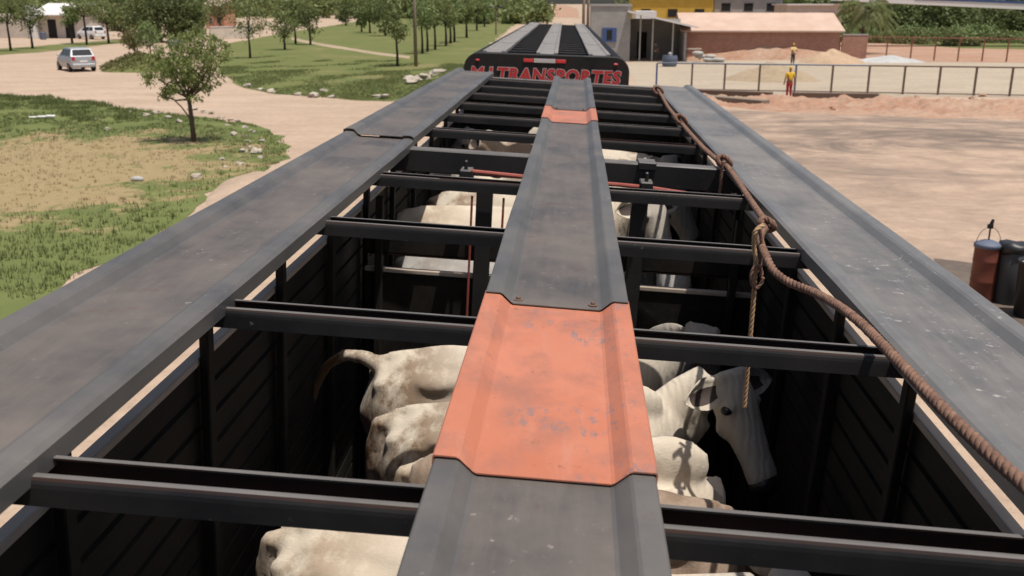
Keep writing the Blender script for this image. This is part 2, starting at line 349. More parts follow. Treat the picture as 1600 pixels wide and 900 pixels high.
def extrude_profile(bm, prof, y0, y1, closed=True, wob=0, step=.35):
    n = max(1, int((y1-y0)/step)) if wob else 1
    rows = []
    for j in range(n+1):
        y = y0+(y1-y0)*j/n
        rows.append([bm.verts.new((x+wob*noise.noise(Vector((y*1.3, x*.7, 3))), y, z+wob*noise.noise(Vector((y*1.9, x*2, 7))))) for x, z in prof])
    m = len(prof); rg = range(m) if closed else range(m-1)
    for j in range(n):
        for i in rg: bm.faces.new((rows[j][i], rows[j][(i+1) % m], rows[j+1][(i+1) % m], rows[j+1][i]))
    if closed: bm.faces.new(rows[0][::-1]); bm.faces.new(rows[-1])
    bmesh.ops.recalc_face_normals(bm, faces=bm.faces[:])
def ellipsoid(bm, c, r, sub=2, rot=None):
    g = bmesh.ops.create_icosphere(bm, subdivisions=sub, radius=1)
    mt = Matrix.Translation(Vector(c)) @ (rot.to_4x4() if rot else Matrix()) @ Matrix.Diagonal((*r, 1))
    bmesh.ops.transform(bm, matrix=mt, verts=g['verts'])

# ------------------------------------------------------------------ ground
def sheet(name, poly, z, m, res=None, rag=.0, ragscale=1.0, parent=None, hfun=None):
    """a flat region with a ragged outline"""
    out = []
    for i, p in enumerate(poly):
        a = Vector(p[:2]).to_3d(); b = Vector(poly[(i+1) % len(poly)][:2]).to_3d(); L = (b-a).length
        n = max(1, int(L/(res or 1)))
        for k in range(n):
            q = a.lerp(b, k/n)
            if rag: q = q+Vector((noise.noise(q*ragscale), noise.noise(q*ragscale+Vector((50, 0, 0))), 0))*rag
            out.append(q)
    bm = bmesh.new(); vs = [bm.verts.new((q.x, q.y, z)) for q in out]; f = bm.faces.new(vs)
    if f.normal.z < 0: f.normal_flip()
    bm.normal_update()
    if bm.faces[:][0].normal.z < 0: bmesh.ops.reverse_faces(bm, faces=bm.faces[:])
    bmesh.ops.triangulate(bm, faces=bm.faces[:])
    o = mesh(name, bm, m); o['kind'] = 'structure'; return o
def ground():
    bm = bmesh.new()
    xs = [-4000, -800, -200, -60, -20, -8, -6, -4, -2.6, -1.3, 0, 1.3, 2.6, 4, 6, 8, 20, 60, 200, 800, 4000]
    ys = [-400, -60, -20, -8, -4, 0, 5, 11, 15, 20, 30, 45, 60, 100, 200, 500, 1500, 5000]
    def h(x, y):    # the lane under the trailers falls to the right
        k = max(0, 1-max(0, abs(x)-2.6)/5.4)*(1 if y < 15 else max(0, 1-(y-15)/45)); return -math.tan(R(3.2))*max(-2.6, min(2.6, x))*k-.28*math.tan(R(3.2))*0
    g = [[bm.verts.new((x, y, h(x, y))) for x in xs] for y in ys]
    for j in range(len(ys)-1):
        for i in range(len(xs)-1): bm.faces.new((g[j][i], g[j][i+1], g[j+1][i+1], g[j+1][i]))
    tag(mesh('ground', bm, 'dirt'), kind='structure')
ground()
def P(*pp): return [at(x, y) for x, y in pp]
far = lambda x, y: Vector((x, y, 0))
sheet('yard', [far(8.2, -8), far(60, -8), far(70, 40)]+P((1700, 186), (1500, 185), (1300, 177), (1150, 172), (1090, 168)), .006, 'yard', 2, .5, .5)
vpoly = P((-60, 560), (0, 505), (95, 450), (180, 400), (240, 372), (300, 322), (360, 290), (425, 262), (455, 240), (440, 215), (400, 196), (340, 187), (280, 180), (210, 170), (130, 160), (60, 152), (-60, 146), (-400, 140))+[far(-60, 10), far(-30, 6)]
sheet('grass_verge', vpoly, .012, 'verge', .8, .7, .8)
lpoly = P((350, 118), (385, 138), (430, 147), (490, 152), (555, 157), (610, 158), (660, 152), (700, 138), (740, 100), (775, 62), (800, 42), (822, 26), (838, 16), (850, 11), (790, 10), (700, 16), (610, 22), (560, 33), (500, 43), (455, 50), (400, 60), (365, 66), (345, 80), (338, 98))
sheet('lawn', lpoly, .012, 'lawn', 2.0, 1.0, .25)
sheet('footpath', P((455, 62), (490, 70), (540, 78), (590, 86), (640, 92), (641, 88), (590, 82), (540, 74), (490, 66), (455, 58)), .018, 'sand', 2, .25, .5)
sheet('lawn', P((-300, 92), (0, 86), (60, 82), (130, 74), (205, 65), (205, 61), (130, 66), (60, 72), (0, 76), (-300, 80)), .012, 'lawn', 2, .6, .3)
sheet('sandy_pad', P((975, 108), (1000, 141), (1080, 143), (1300, 149), (1577, 152), (1750, 156), (1750, 98), (1500, 97), (1300, 92), (1070, 94), (990, 95)), .010, 'pad', 4, .4, .3)
sheet('dirt_bank', P((1060, 95), (1300, 93), (1420, 97), (1600, 98), (1760, 99), (1760, 70), (1600, 72), (1400, 62), (1200, 60)), .016, 'redearth', 5, 1.5, .2)
sheet('meadow', P((1300, 62), (1500, 76), (1800, 80), (2400, 90), (2400, 10), (1500, 9), (1250, 9), (1050, 9), (1050, 40)), .022, 'lawn', 20, 4, .05)
sheet('dirt_track', P((842, 26), (905, 28), (902, 14), (884, 8), (868, 8), (850, 16)), .022, 'redearth', 10, 2, .1)
def mound(name, poly_c, rx, ry, h, m, rz=0, seed=0, kind=None, n=26, rough=.25, **k):
    bm = bmesh.new(); rings = []
    for j in range(9):
        f = j/8; row = []
        for i in range(n):
            a = 2*math.pi*i/n; d = Vector((math.cos(a)*f*rx, math.sin(a)*f*ry, 0))
            q = 1+rough*noise.noise(Vector((math.cos(a)*1.5+seed, math.sin(a)*1.5, seed)))
            z = h*(max(0, 1-f)**.9)*(1+.3*noise.noise(d*1.3+Vector((seed, 0, 0))))-(.03 if j == 8 else 0)
            row.append(bm.verts.new((d.x*q, d.y*q, z)))
        rings.append(row)
    for j in range(8):
        for i in range(n):
            if j == 0: 
                pass
            bm.faces.new((rings[j][i], rings[j+1][i], rings[j+1][(i+1) % n], rings[j][(i+1) % n]))
    bmesh.ops.remove_doubles(bm, verts=bm.verts[:], dist=.002)
    bmesh.ops.recalc_face_normals(bm, faces=bm.faces[:])
    o = mesh(name, bm, m, smooth=True, loc=poly_c); o.rotation_euler.z = rz; return tag(o, kind=kind, **k)
# red earth bank along the yard fence
def bank():
    bm = bmesh.new(); a = at(1085, 160); rows = []
    edge = [(1085, 151, 163), (1180, 152, 172), (1260, 153, 177), (1340, 154, 180), (1420, 154, 183), (1500, 156, 186), (1590, 157, 188), (1700, 159, 190), (1900, 162, 196)]
    n = 240
    for j in range(n+1):
        t = j/n*(len(edge)-1); i = min(int(t), len(edge)-2); f = t-i
        e = [edge[i][k]*(1-f)+edge[i+1][k]*f for k in range(3)]
        A, B = at(e[0], e[1]), at(e[0], e[2]); row = []
        for k in range(15):
            g = k/14; p = A.lerp(B, g)
            p.x += .3*noise.noise(p*.9); p.y += .7*noise.noise(p*.6)
            z = (math.sin(math.pi*g)**.7)*(.08+.42*max(0, noise.noise(p*.8)+.2)+.22*noise.noise(p*2.1)+.1*noise.noise(p*5))
            if k in (0, 14): z = -.02
            row.append(bm.verts.new((p.x, p.y, z)))
        rows.append(row)
    for j in range(n):
        for k in range(14): bm.faces.new((rows[j][k], rows[j][k+1], rows[j+1][k+1], rows[j+1][k]))
    bmesh.ops.recalc_face_normals(bm, faces=bm.faces[:])
    tag(mesh('earth_bank', bm, 'redearth', smooth=True), kind='structure')
bank()
mound('dirt_heap', at(370, 296)+Vector((.3, 0, 0)), 1.0, 3.2, .34, 'dirt', R(8), 3, label='long low heap of reddish soil at the verge edge beside the grey walkway', cat='soil heap')
mound('sand_heap', at(1207, 125), 3.3, 2.4, 1.2, 'sand', 0, 1, label='wide brown sand heap just behind the blue fence rail', cat='sand heap')
mound('sand_heap', at(1297, 98), 2.9, 2.4, 1.15, 'sand_pale', 0, 5, label='pointed orange sand heap further back towards the brick building', cat='sand heap')
mound('lime_heap', at(1390, 97), 3.2, 1.6, .6, 'lime', 0, 9, label='low white heap of lime before the red posts', cat='lime heap')

# ------------------------------------------------------------------ stock trailer (near)
ZT = 4.2
tr = thing('cattle_trailer', 'open-topped black cattle trailer with grey sheet walkways and an orange painted patch, nearest the viewer', 'trailer')
tr.matrix_world = MT
SIDE = [(0, -.056), (0, -.012), (.012, -.003), (.03, 0), (.055, -.001), (.07, -.008), (.315, -.008), (.325, -.005), (.345, .016), (.355, .021), (.395, .022), (.41, .014), (.415, -.06), (.411, -.06), (.406, .010), (.392, .0185), (.357, .0175), (.347, .012), (.328, -.009), (.316, -.0115), (.07, -.0115), (.052, -.004), (.03, -.003), (.014, -.006), (.004, -.014), (.004, -.056)]
CEN = [(-.2, -.038), (-.2, -.003), (-.197, 0), (-.158, 0), (-.152, -.003), (-.127, -.026), (-.120, -.029), (.120, -.029), (.127, -.026), (.152, -.003), (.158, 0), (.197, 0), (.2, -.003), (.2, -.038), (.197, -.038), (.197, -.005), (.195, -.003), (.158, -.003), (.15, -.006), (.125, -.029), (.119, -.032), (-.119, -.032), (-.125, -.029), (-.15, -.006), (-.158, -.003), (-.195, -.003), (-.197, -.005), (-.197, -.038)]
def plate(prof, y0, y1, m, name='walkway_plate', s=1, off=0, dz=0, grow=0, parent=tr, wob=.0035, ox=0):
    bm = bmesh.new()
    extrude_profile(bm, [((off+s*x)*(1+grow)+ox, ZT+z+dz) for x, z in prof], y0, y1, wob=wob)
    bmesh.ops.recalc_face_normals(bm, faces=bm.faces[:])
    if isinstance(m, list):          # index 1: the trodden pan between the rims
        for f in bm.faces:
            x = (f.calc_center_median().x-ox-off)*s
            if (prof is CEN and abs(x) < .119) or (prof is SIDE and .075 < x < .318): f.material_index = 1
    return mesh(name, bm, m, parent)
for s in (-1, 1):
    ys = [-2.6, 5.55, 10.95] if s < 0 else [-2.6, 10.75]
    for k in range(len(ys)-1):
        plate(SIDE, ys[k]-(.06 if k else 0), ys[k+1], ['rim', 'plate'] if s < 0 else ['rim_dusty_lit', 'plate_dusty_lit'], s=s, off=s*.885, dz=.016*k)
plate(CEN, -2.6, 1.62, ['rim', 'plate'])
tag(plate(CEN, 1.56, 2.60, 'orange', dz=.007, grow=.015), label='orange painted walkway plate with scuffs')
plate(CEN, 2.565, 5.22, ['rim', 'plate'], dz=.013, grow=.0)
plate(CEN, 5.20, 6.98, ['rim', 'plate'], dz=.005)
tag(plate(CEN, 6.90, 7.78, 'orange', dz=.012, grow=.012), label='faded orange walkway plate near the front end')
plate(CEN, 7.7, 10.9, ['rim', 'plate'], dz=.018)
def bolts(y, xs, z):
    for x in xs:
        bm = bmesh.new(); lathe(bm, [(.013, -.004), (.014, .001), (.007, .002), (.007, .006), (.0055, .009)], 8, (x, y, z)); mesh('bolt', bm, 'bolt', tr)
bolts(2.60, (-.108, .104), ZT-.014); bolts(7.74, (-.108, .104), ZT-.008)
ZB = ZT-.037
BARS = [-1.3, -.4, .56, 1.53, 2.49, 3.57, 4.60, 6.35, 7.2, 8.05, 8.95, 9.75, 10.62]
def chan(w=.090, h=.055, lip=.021):
    t = .004
    return [(-w, -h), (0, -h), (0, -.003), (-.003, 0), (-lip*.7, 0), (-lip*.7, -.004), (-t, -.004), (-t, -h+t), (-w+t, -h+t), (-w+t, -.006), (-w+lip, -.006), (-w+lip, -.001), (-w+.012, 0), (-w+.007, -.0015), (-w+.003, -.006), (-w+.0008, -.012), (-w, -.02)]
for y in BARS:
    bm = bmesh.new(); prof = chan()
    rows = []
    for x in (-1.18, -.6, 0, .6, 1.18):
        sag = .004*noise.noise(Vector((x, y, 0)))
        rows.append([bm.verts.new((x, y+p, ZB+q+sag)) for p, q in prof])
    m = len(prof)
    for j in range(4):
        for i in range(m): bm.faces.new((rows[j][i], rows[j][(i+1) % m], rows[j+1][(i+1) % m], rows[j+1][i]))
    bm.faces.new(rows[0]); bm.faces.new(rows[-1])
    bmesh.ops.recalc_face_normals(bm, faces=bm.faces[:])
    for f in bm.faces:     # the inside of the channel is rusty
        c = f.calc_center_median()
        if c.z < ZB-.002 and y-.088 < c.y < y-.0035 and abs(c.x) < 1.17 and c.z > ZB-.0525: f.material_index = 1
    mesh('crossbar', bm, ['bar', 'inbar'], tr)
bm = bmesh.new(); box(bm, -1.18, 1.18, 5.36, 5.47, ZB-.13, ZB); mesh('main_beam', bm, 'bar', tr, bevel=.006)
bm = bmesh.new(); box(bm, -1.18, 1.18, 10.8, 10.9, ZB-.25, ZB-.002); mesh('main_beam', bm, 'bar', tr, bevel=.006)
# side walls
PY = [-2.5, -1.6, -.7, .2, 1.12, 2.03, 2.98, 3.83, 4.70, 5.55, 6.4, 7.3, 8.2, 9.1, 10.0, 10.8]
ZF = 1.85
for s in (-1, 1):
    bm = bmesh.new(); z = 3.752; prof = []
    while z > ZF+.02:
        prof += [(1.2, z), (1.2, z-.098), (1.214, z-.103), (1.214, z-.119)]; z -= .122
    prof.append((1.2, z)); inn = [(x+.004, q) for x, q in prof][::-1]
    extrude_profile(bm, [(s*x, q) for x, q in prof+inn], -2.5, 10.9, step=5)
    mesh('side_wall', bm, 'wall', tr)
    mesh('wall_top_rail', boxm(*sorted((s*1.185, s*1.228)), -2.5, 10.9, 3.756, 3.785), 'woodrail', tr, bevel=.004)
    mesh('upper_rail', boxm(*sorted((s*1.20, s*1.225)), -2.5, 10.9, 3.878, 4.10), 'inbar', tr)
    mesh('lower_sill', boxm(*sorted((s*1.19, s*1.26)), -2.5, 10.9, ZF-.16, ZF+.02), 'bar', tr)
    for y in PY:
        bm = bmesh.new(); box(bm, *sorted((s*1.150, s*1.183)), y-.028, y+.028, ZF, 4.12); mesh('wall_post', bm, 'wall', tr, bevel=.005)
mesh('trailer_floor', boxm(-1.2, 1.2, -2.5, 10.9, ZF-.1, ZF), 'floor', tr)
mesh('front_wall', boxm(-1.24, 1.24, 10.905, 10.94, ZF, ZB-.26), 'wall', tr)
mesh('rear_wall', boxm(-1.24, 1.24, -2.54, -2.505, ZF, 4.1), 'wall', tr)
for s in (-1, 1): mesh('chassis_beam', boxm(*sorted((s*.4, s*.5)), -2.4, 11.5, 1.25, 1.74), 'black', tr)
mesh('drawbar', boxm(-.06, .06, 11.0, 15.6, .95, 1.1), 'black', tr)
def wheel_set(parent, ys, zg):
    for y in ys:
        for s in (-1, 1):
            bm = bmesh.new(); lathe(bm, [(.2, -.15), (.44, -.15), (.5, -.11), (.5, .11), (.44, .15), (.2, .15)], 24)
            bmesh.ops.rotate(bm, cent=(0, 0, 0), matrix=Matrix.Rotation(R(90), 3, 'Y'), verts=bm.verts[:]); wh = mesh('wheel', bm, 'tyre', parent, loc=(s*1.05, y, zg+.5))
            bm = bmesh.new(); lathe(bm, [(.24, -.1), (.24, .153), (.1, .16), (.08, .2), (.01, .2)], 16); bmesh.ops.rotate(bm, cent=(0, 0, 0), matrix=Matrix.Rotation(R(90*s), 3, 'Y'), verts=bm.verts[:]); mesh('rim', bm, 'ring', wh)
wheel_set(tr, (-1.2, .1), 0.02); wheel_set(tr, (8.4,), 0.02)
# divider gate below the main beam
dz = 5.30
def bar3(name, x0, x1, y0, y1, z0, z1, m='wall', p=tr, b=.004): return mesh(name, boxm(x0, x1, y0, y1, z0, z1), m, p, bevel=b)
dg = bar3('divider_gate', -1.12, 1.12, dz, dz+.03, ZF+.02, 3.44, 'wall')
for z0, z1, m in ((3.56, 3.72, 'wall'), (3.45, 3.475, 'woodrail'), (3.555, 3.575, 'inbar')):
    bar3('gate_rail', -1.12, 1.12, dz-.012, dz+.028, z0, z1, m, dg)
for x in (-1.03, -.44, .42, .98):
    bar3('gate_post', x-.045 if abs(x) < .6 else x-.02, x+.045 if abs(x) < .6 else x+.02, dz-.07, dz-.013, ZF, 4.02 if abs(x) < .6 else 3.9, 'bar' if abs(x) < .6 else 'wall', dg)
for x, z0 in ((-.505, 2.4), (-.33, 3.5)):
    bm = bmesh.new(); tube(bm, [(x, dz-.10, z0), (x, dz-.10, 3.95)], .007, 6); mesh('red_rod', bm, 'redrod', dg)
bm = bmesh.new(); tube(bm, [(-.98, dz-.1, 3.98), (-.72, dz-.12, 4.02)], .014, 6); mesh('red_rod', bm, 'redrod', dg)
bm = bmesh.new(); tube(bm, [(-.52, dz-.12, 4.09), (-.1, dz-.12, 4.075), (.3, dz-.12, 4.07), (.45, dz-.12, 4.065), (.72, dz-.14, 4.045), (.98, dz-.2, 4.03)], .012, 8); mesh('red_rod', bm, 'redrod', dg)
for x in (-.54, .44):
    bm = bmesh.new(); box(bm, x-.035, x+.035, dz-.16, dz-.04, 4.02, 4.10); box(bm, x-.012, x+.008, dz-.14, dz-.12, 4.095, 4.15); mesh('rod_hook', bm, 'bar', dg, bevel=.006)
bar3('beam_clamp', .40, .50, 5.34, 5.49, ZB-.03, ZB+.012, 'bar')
# black inner ladder on the left wall by the first bars, latch bar
for z in (3.12, 2.6):
    bar3('wall_latch', -1.02, -.94, 5.14, 5.17, z, z+.018, 'ring', dg, .002)

# rope along the right-hand walkway
def strands(pts, rad, turns_per_m=16, n=3, sub=10):
    # smooth path
    P_ = [Vector(p) for p in pts]; path = []
    for i in range(len(P_)-1):
        p0 = P_[max(i-1, 0)]; p1 = P_[i]; p2 = P_[i+1]; p3 = P_[min(i+2, len(P_)-1)]
        k = max(3, int((p2-p1).length/.009))
        for j in range(k):
            t = j/k; path.append(.5*((2*p1)+(-p0+p2)*t+(2*p0-5*p1+4*p2-p3)*t*t+(-p0+3*p1-3*p2+p3)*t**3))
    path.append(P_[-1]); bm = bmesh.new()
    d0 = Vector((0, 0, 1)); L = 0; curves = [[] for _ in range(n)]
    a = None
    for i, p in enumerate(path):
        d = (path[min(i+1, len(path)-1)]-path[max(i-1, 0)]).normalized()
        if a is None: a = d.orthogonal().normalized()
        a = (a-d*a.dot(d)).normalized(); b = d.cross(a)
        if i: L += (p-path[i-1]).length
        for s in range(n):
            th = 2*math.pi*(s/n+L*turns_per_m); curves[s].append(p+(a*math.cos(th)+b*math.sin(th))*rad*.5)
    for c in curves: tube(bm, c, rad*.56, 6)
    return bm
def tz(px, py, z):  # photo pixel to the trailer's own frame at level z
    d = fw*1500+rt*(px-800)-up*(py-450); d = MT.to_3x3().inverted() @ d; t = (z-H)/d.z
    return cp+d*t
def ty(px, py, y):
    d = fw*1500+rt*(px-800)-up*(py-450); d = MT.to_3x3().inverted() @ d; t = y/d.y
    return cp+d*t
rp = [(1026, 138, 4.2), (1034, 150, 4.2), (1043, 166, 4.19), (1052, 178, 4.2), (1063, 190, 4.19), (1078, 208, 4.185), (1100, 232, 4.18), (1124, 252, 4.2), (1136, 260, 4.2), (1152, 282, 4.18), (1172, 312, 4.185), (1190, 338, 4.19), (1200, 352, 4.20), (1192, 362, 4.20), (1188, 376, 4.195), (1196, 398, 4.19), (1210, 424, 4.16), (1235, 442, 4.15), (1270, 456, 4.16), (1310, 478, 4.19), (1345, 505, 4.205), (1380, 540, 4.215), (1420, 582, 4.222), (1470, 635, 4.224), (1530, 694, 4.226), (1600, 757, 4.228), (1680, 832, 4.228), (1790, 940, 4.228)]
ro = tag(mesh('rope', strands([tz(*p) for p in rp], .0145), 'rope', smooth=True), 'thick twisted brown rope running along the inner edge of the right walkway', 'rope'); ro.matrix_world = MT
# its knots
def ring_pts(c, r1, r2, tilt, n=14, turns=1.0):
    mt = Euler(tilt).to_matrix(); return [Vector(c)+mt @ Vector((math.cos(2*math.pi*turns*i/n)*r1, math.sin(2*math.pi*turns*i/n)*r2, .012*i/n)) for i in range(n+1)]
for c, r_ in ((tz(1196, 352, 4.21), .03), (tz(1130, 254, 4.21), .045), (tz(1063, 188, 4.21), .05), (tz(1028, 143, 4.21), .06)):
    mesh('knot', strands(ring_pts(c, r_, r_*.8, (.9, .3, .4), turns=1.7), .0125), 'rope', ro, smooth=True)
    mesh('knot', strands(ring_pts(c+Vector((.006, -.01, .004)), r_*.7, r_*.9, (.2, 1.2, .8), turns=1.3), .0125), 'rope', ro, smooth=True)
hp = [ty(1193, 352, 3.40), ty(1180, 362, 3.38), ty(1178, 385, 3.40), ty(1181, 405, 3.40), ty(1180, 425, 3.40), ty(1177, 470, 3.41), ty(1172, 530, 3.41), ty(1167, 590, 3.42), ty(1163, 637, 3.42)]
hr = tag(mesh('hanging_rope', strands(hp, .009), 'rope_pale', smooth=True), 'thin straw-coloured rope end hanging down from the knot beside the white cow head', 'rope'); hr.matrix_world = MT
mesh('loop', strands(ring_pts(ty(1181, 432, 3.38), .022, .04, (1.5, 0, .3)), .007), 'rope', hr, smooth=True)
mesh('loop', strands([ty(1186, 352, 3.42), ty(1190, 380, 3.42), ty(1187, 415, 3.42), ty(1180, 428, 3.42)], .008), 'rope', hr, smooth=True)
h2 = tag(mesh('hanging_rope', strands([ty(1130, 252, 5.22), ty(1127, 272, 5.22), ty(1126, 290, 5.22), ty(1124, 302, 5.22)], .009), 'rope', smooth=True), 'short brown rope end hanging at the deep main beam on the right', 'rope'); h2.matrix_world = MT

# ------------------------------------------------------------------ cattle
def loft(bm, st, seg=18):
    """st: (centre, width half, height half, up-vector-ish) rings; egg-shaped section"""
    rings = []
    n = len(st)
    for i, (c, wv, hv) in enumerate(st):
        c = Vector(c); d = (Vector(st[min(i+1, n-1)][0])-Vector(st[max(i-1, 0)][0])).normalized()
        side = Vector((0, 0, 1)).cross(d)
        side = side.normalized() if side.length > .05 else Vector((0, 1, 0))
        u = d.cross(side).normalized()
        ring = []
        for k in range(seg):
            a = 2*math.pi*k/seg; s, q = math.cos(a), math.sin(a)
            ww = wv*(1-.22*max(0, q)**2)
            ring.append(bm.verts.new(c+side*s*ww+u*q*hv))
        rings.append(ring)
    for i in range(n-1):
        for k in range(seg): bm.faces.new((rings[i][k], rings[i][(k+1) % seg], rings[i+1][(k+1) % seg], rings[i+1][k]))
    bm.faces.new(rings[0][::-1]); bm.faces.new(rings[-1])
def make_cow(label, hidem, x, y, rz, poll=(1.02, 0, 1.50), nose=(1.42, 0, 1.15), tail='down', sc_=1.0, ears=True, group=None, hump=1.0, voxel=.017, headroll=0):
    bm = bmesh.new()
    loft(bm, [((-.80, 0, 1.16), .05, .09), ((-.77, 0, 1.15), .13, .17), ((-.68, 0, 1.14), .20, .25), ((-.5, 0, 1.10), .245, .32), ((-.28, 0, 1.05), .262, .35), ((0, 0, 1.03), .27, .37), ((.22, 0, 1.04), .25, .36), ((.40, 0, 1.06), .20, .33), ((.52, 0, 1.08), .13, .26), ((.58, 0, 1.08), .06, .16)])
    for s in (-1, 1):
        ellipsoid(bm, (-.47, s*.13, 1.285), (.15, .10, .06))       # hip bones
        ellipsoid(bm, (-.70, s*.085, 1.25), (.08, .05, .06))           # pin bones
        ellipsoid(bm, (-.58, s*.125, 1.04), (.21, .11, .30))           # thigh
        ellipsoid(bm, (.33, s*.14, 1.08), (.15, .09, .30))             # shoulder
    ellipsoid(bm, (-.15, 0, 1.375), (.62, .045, .05))                   # spine
    ellipsoid(bm, (.30, 0, 1.40), (.20, .08, .14*hump))              # hump
    pl, ns = Vector(poll), Vector(nose)
    hb = Vector(((pl-ns).x, (pl-ns).y, 0)); hb = hb.normalized() if hb.length > .05 else Vector((-1, 0, 0)); base = Vector((.42, 0, 1.17)); npl = pl+hb*.09-Vector((0, 0, .045)); mid = base.lerp(npl, .55)+hb*.07-Vector((0, 0, .05))
    loft(bm, [(base, .15, .24), (base.lerp(mid, .5), .12, .205), (mid, .10, .165), (mid.lerp(npl, .5), .085, .13), (npl, .07, .09)])
    loft(bm, [((.45, 0, .92), .02, .2), (base.lerp(mid, .8)-Vector((0, 0, .20)), .022, .13), (mid.lerp(pl, .7)-Vector((0, 0, .16)), .02, .05)])  # dewlap
    # head
    hd = (ns-pl).normalized(); L = (ns-pl).length
    sidev = hd.cross(Vector((0, 0, 1))).normalized()
    if sidev.y > 0 and abs(sidev.y) > abs(sidev.x): pass
    upv = sidev.cross(hd).normalized()
    if headroll: q = Matrix.Rotation(headroll, 3, hd); sidev = q @ sidev; upv = q @ upv
    rings = []
    prof = [(-.04, .06, .05, .0), (0, .092, .075, 0), (.12, .110, .097, -.015), (.26, .112, .108, -.02), (.42, .100, .100, -.02), (.60, .086, .086, -.014), (.78, .076, .074, -.008), (.90, .082, .074, -.008), (.98, .074, .062, -.01), (1.03, .045, .04, -.01)]
    for f, wv, hv, dz_ in prof:
        c = pl+hd*f*L+upv*dz_
        rings.append([bm.verts.new(c+sidev*math.cos(2*math.pi*k/16)*wv*(1-.2*max(0, -math.sin(2*math.pi*k/16)))+upv*math.sin(2*math.pi*k/16)*hv) for k in range(16)])
    for i in range(len(rings)-1):
        for k in range(16): bm.faces.new((rings[i][k], rings[i][(k+1) % 16], rings[i+1][(k+1) % 16], rings[i+1][k]))
    bm.faces.new(rings[0][::-1]); bm.faces.new(rings[-1])
    for s in (-1, 1):
        ellipsoid(bm, pl+hd*.27*L+sidev*s*.085+upv*.035, (.035, .03, .028))   # brow
        ellipsoid(bm, pl+hd*.42*L+sidev*s*.05-upv*.05, (.07, .035, .07))       # cheek
        ellipsoid(bm, pl+hd*.02*L+sidev*s*.07+upv*.03, (.035, .035, .04))      # poll
    # legs
    for s in (-1, 1):
        for xx, zz, hind in ((-.60, .95, True), (.36, .95, False)):
            yy = s*.15
            if hind: pts = [(xx, yy, zz), (xx+.06, yy, .72), (xx-.10, yy, .46), (xx-.04, yy, .12), (xx, yy, .05)]; rr = [.14, .09, .05, .036, .045]
            else: pts = [(xx, yy, zz), (xx, yy, .66), (xx+.01, yy, .42), (xx, yy, .12), (xx+.03, yy, .05)]; rr = [.11, .075, .05, .036, .045]
            tube(bm, pts, rr, 10)
    # tail
    if tail == 'arch': tp = [(-.72, 0, 1.32), (-.80, .04, 1.36), (-.89, .09, 1.355), (-.97, .13, 1.29), (-1.02, .15, 1.18), (-1.05, .16, 1.05)]
    else: tp = [(-.72, 0, 1.32), (-.80, 0, 1.31), (-.835, .01, 1.18), (-.83, .02, .9), (-.82, .03, .6)]
    tube(bm, tp, [.048, .038, .032, .028, .024, .018][:len(tp)], 8)
    bmesh.ops.recalc_face_normals(bm, faces=bm.faces[:])
    me = bpy.data.meshes.new('t'); bm.to_mesh(me); bm.free(); to = bpy.data.objects.new('t', me); C.objects.link(to)
    md = to.modifiers.new('r', 'REMESH'); md.mode = 'VOXEL'; md.voxel_size = voxel
    ms = to.modifiers.new('s', 'SMOOTH'); ms.factor = .5; ms.iterations = 4
    dg_ = bpy.context.evaluated_depsgraph_get(); me2 = bpy.data.meshes.new_from_object(to.evaluated_get(dg_)); bpy.data.objects.remove(to)
    for p in me2.polygons: p.use_smooth = True
    me2.materials.clear(); me2.materials.append(M[hidem])
    root = thing('cow', label, 'cow', group=group)
    root.matrix_world = MT @ Matrix.Translation((x, y, ZF)) @ Matrix.Rotation(rz, 4, 'Z') @ Matrix.Scale(sc_, 4)
    bo = bpy.data.objects.new('body', me2); C.objects.link(bo); bo.parent = root
    if ears:
        for s in (-1, 1):
            bm = bmesh.new(); A = pl+hd*.09*L+sidev*s*.085+upv*.01
            out = (sidev*s-upv*.10+hd*.10).normalized(); wd = (hd*.95-upv*.1).normalized(); nrm = out.cross(wd).normalized()
            if nrm.dot(upv) < 0: nrm = -nrm
            rows = []; n = 9
            for i in range(n):
                f = i/(n-1); wdt = .012+.062*math.sin(math.pi*min(1, f*.93+.07)**.75)
                if i == n-1: wdt = .004
                row = []
                for k in range(7):
                    g = (k-3)/3; row.append(A+out*(.225*f)+wd*g*wdt+upv*0-nrm*(.045*math.sin(math.pi*f)*(1-g*g)))
                rows.append(row)
            th = .006
            vf = [[bm.verts.new(p) for p in r_] for r_ in rows]; vb = [[bm.verts.new(p-nrm*th) for p in r_] for r_ in rows]
            for i in range(n-1):
                for k in range(6):
                    f1 = bm.faces.new((vf[i][k], vf[i][k+1], vf[i+1][k+1], vf[i+1][k])); bm.faces.new((vb[i][k+1], vb[i][k], vb[i+1][k], vb[i+1][k+1]))
                    if 2 <= k <= 4 and i < 6: f1.material_index = 1
                for k in (0, 6): bm.faces.new((vf[i][k], vf[i+1][k], vb[i+1][k], vb[i][k]))
            for k in range(6):
                for i in (0, n-1): bm.faces.new((vf[i][k], vf[i][k+1], vb[i][k+1], vb[i][k]))
            mesh('ear', bm, [hidem, 'ear_in'], root, smooth=True)
            bm = bmesh.new(); ellipsoid(bm, pl+hd*.29*L+sidev*s*.104+upv*.018, (.028, .028, .022)); mesh('eye', bm, 'nose', root, smooth=True)
        bm = bmesh.new(); g = bmesh.ops.create_icosphere(bm, subdivisions=3, radius=1)
        basis = Matrix((sidev, hd, upv)).transposed().to_4x4()
        bmesh.ops.transform(bm, matrix=Matrix.Translation(pl+hd*.97*L-upv*.004) @ basis @ Matrix.Diagonal((.078, .062, .069, 1)), verts=g['verts']); mesh('muzzle', bm, 'nose', root, smooth=True)
    e = Vector(tp[-1]); bm = bmesh.new(); rnd = random.Random(3)
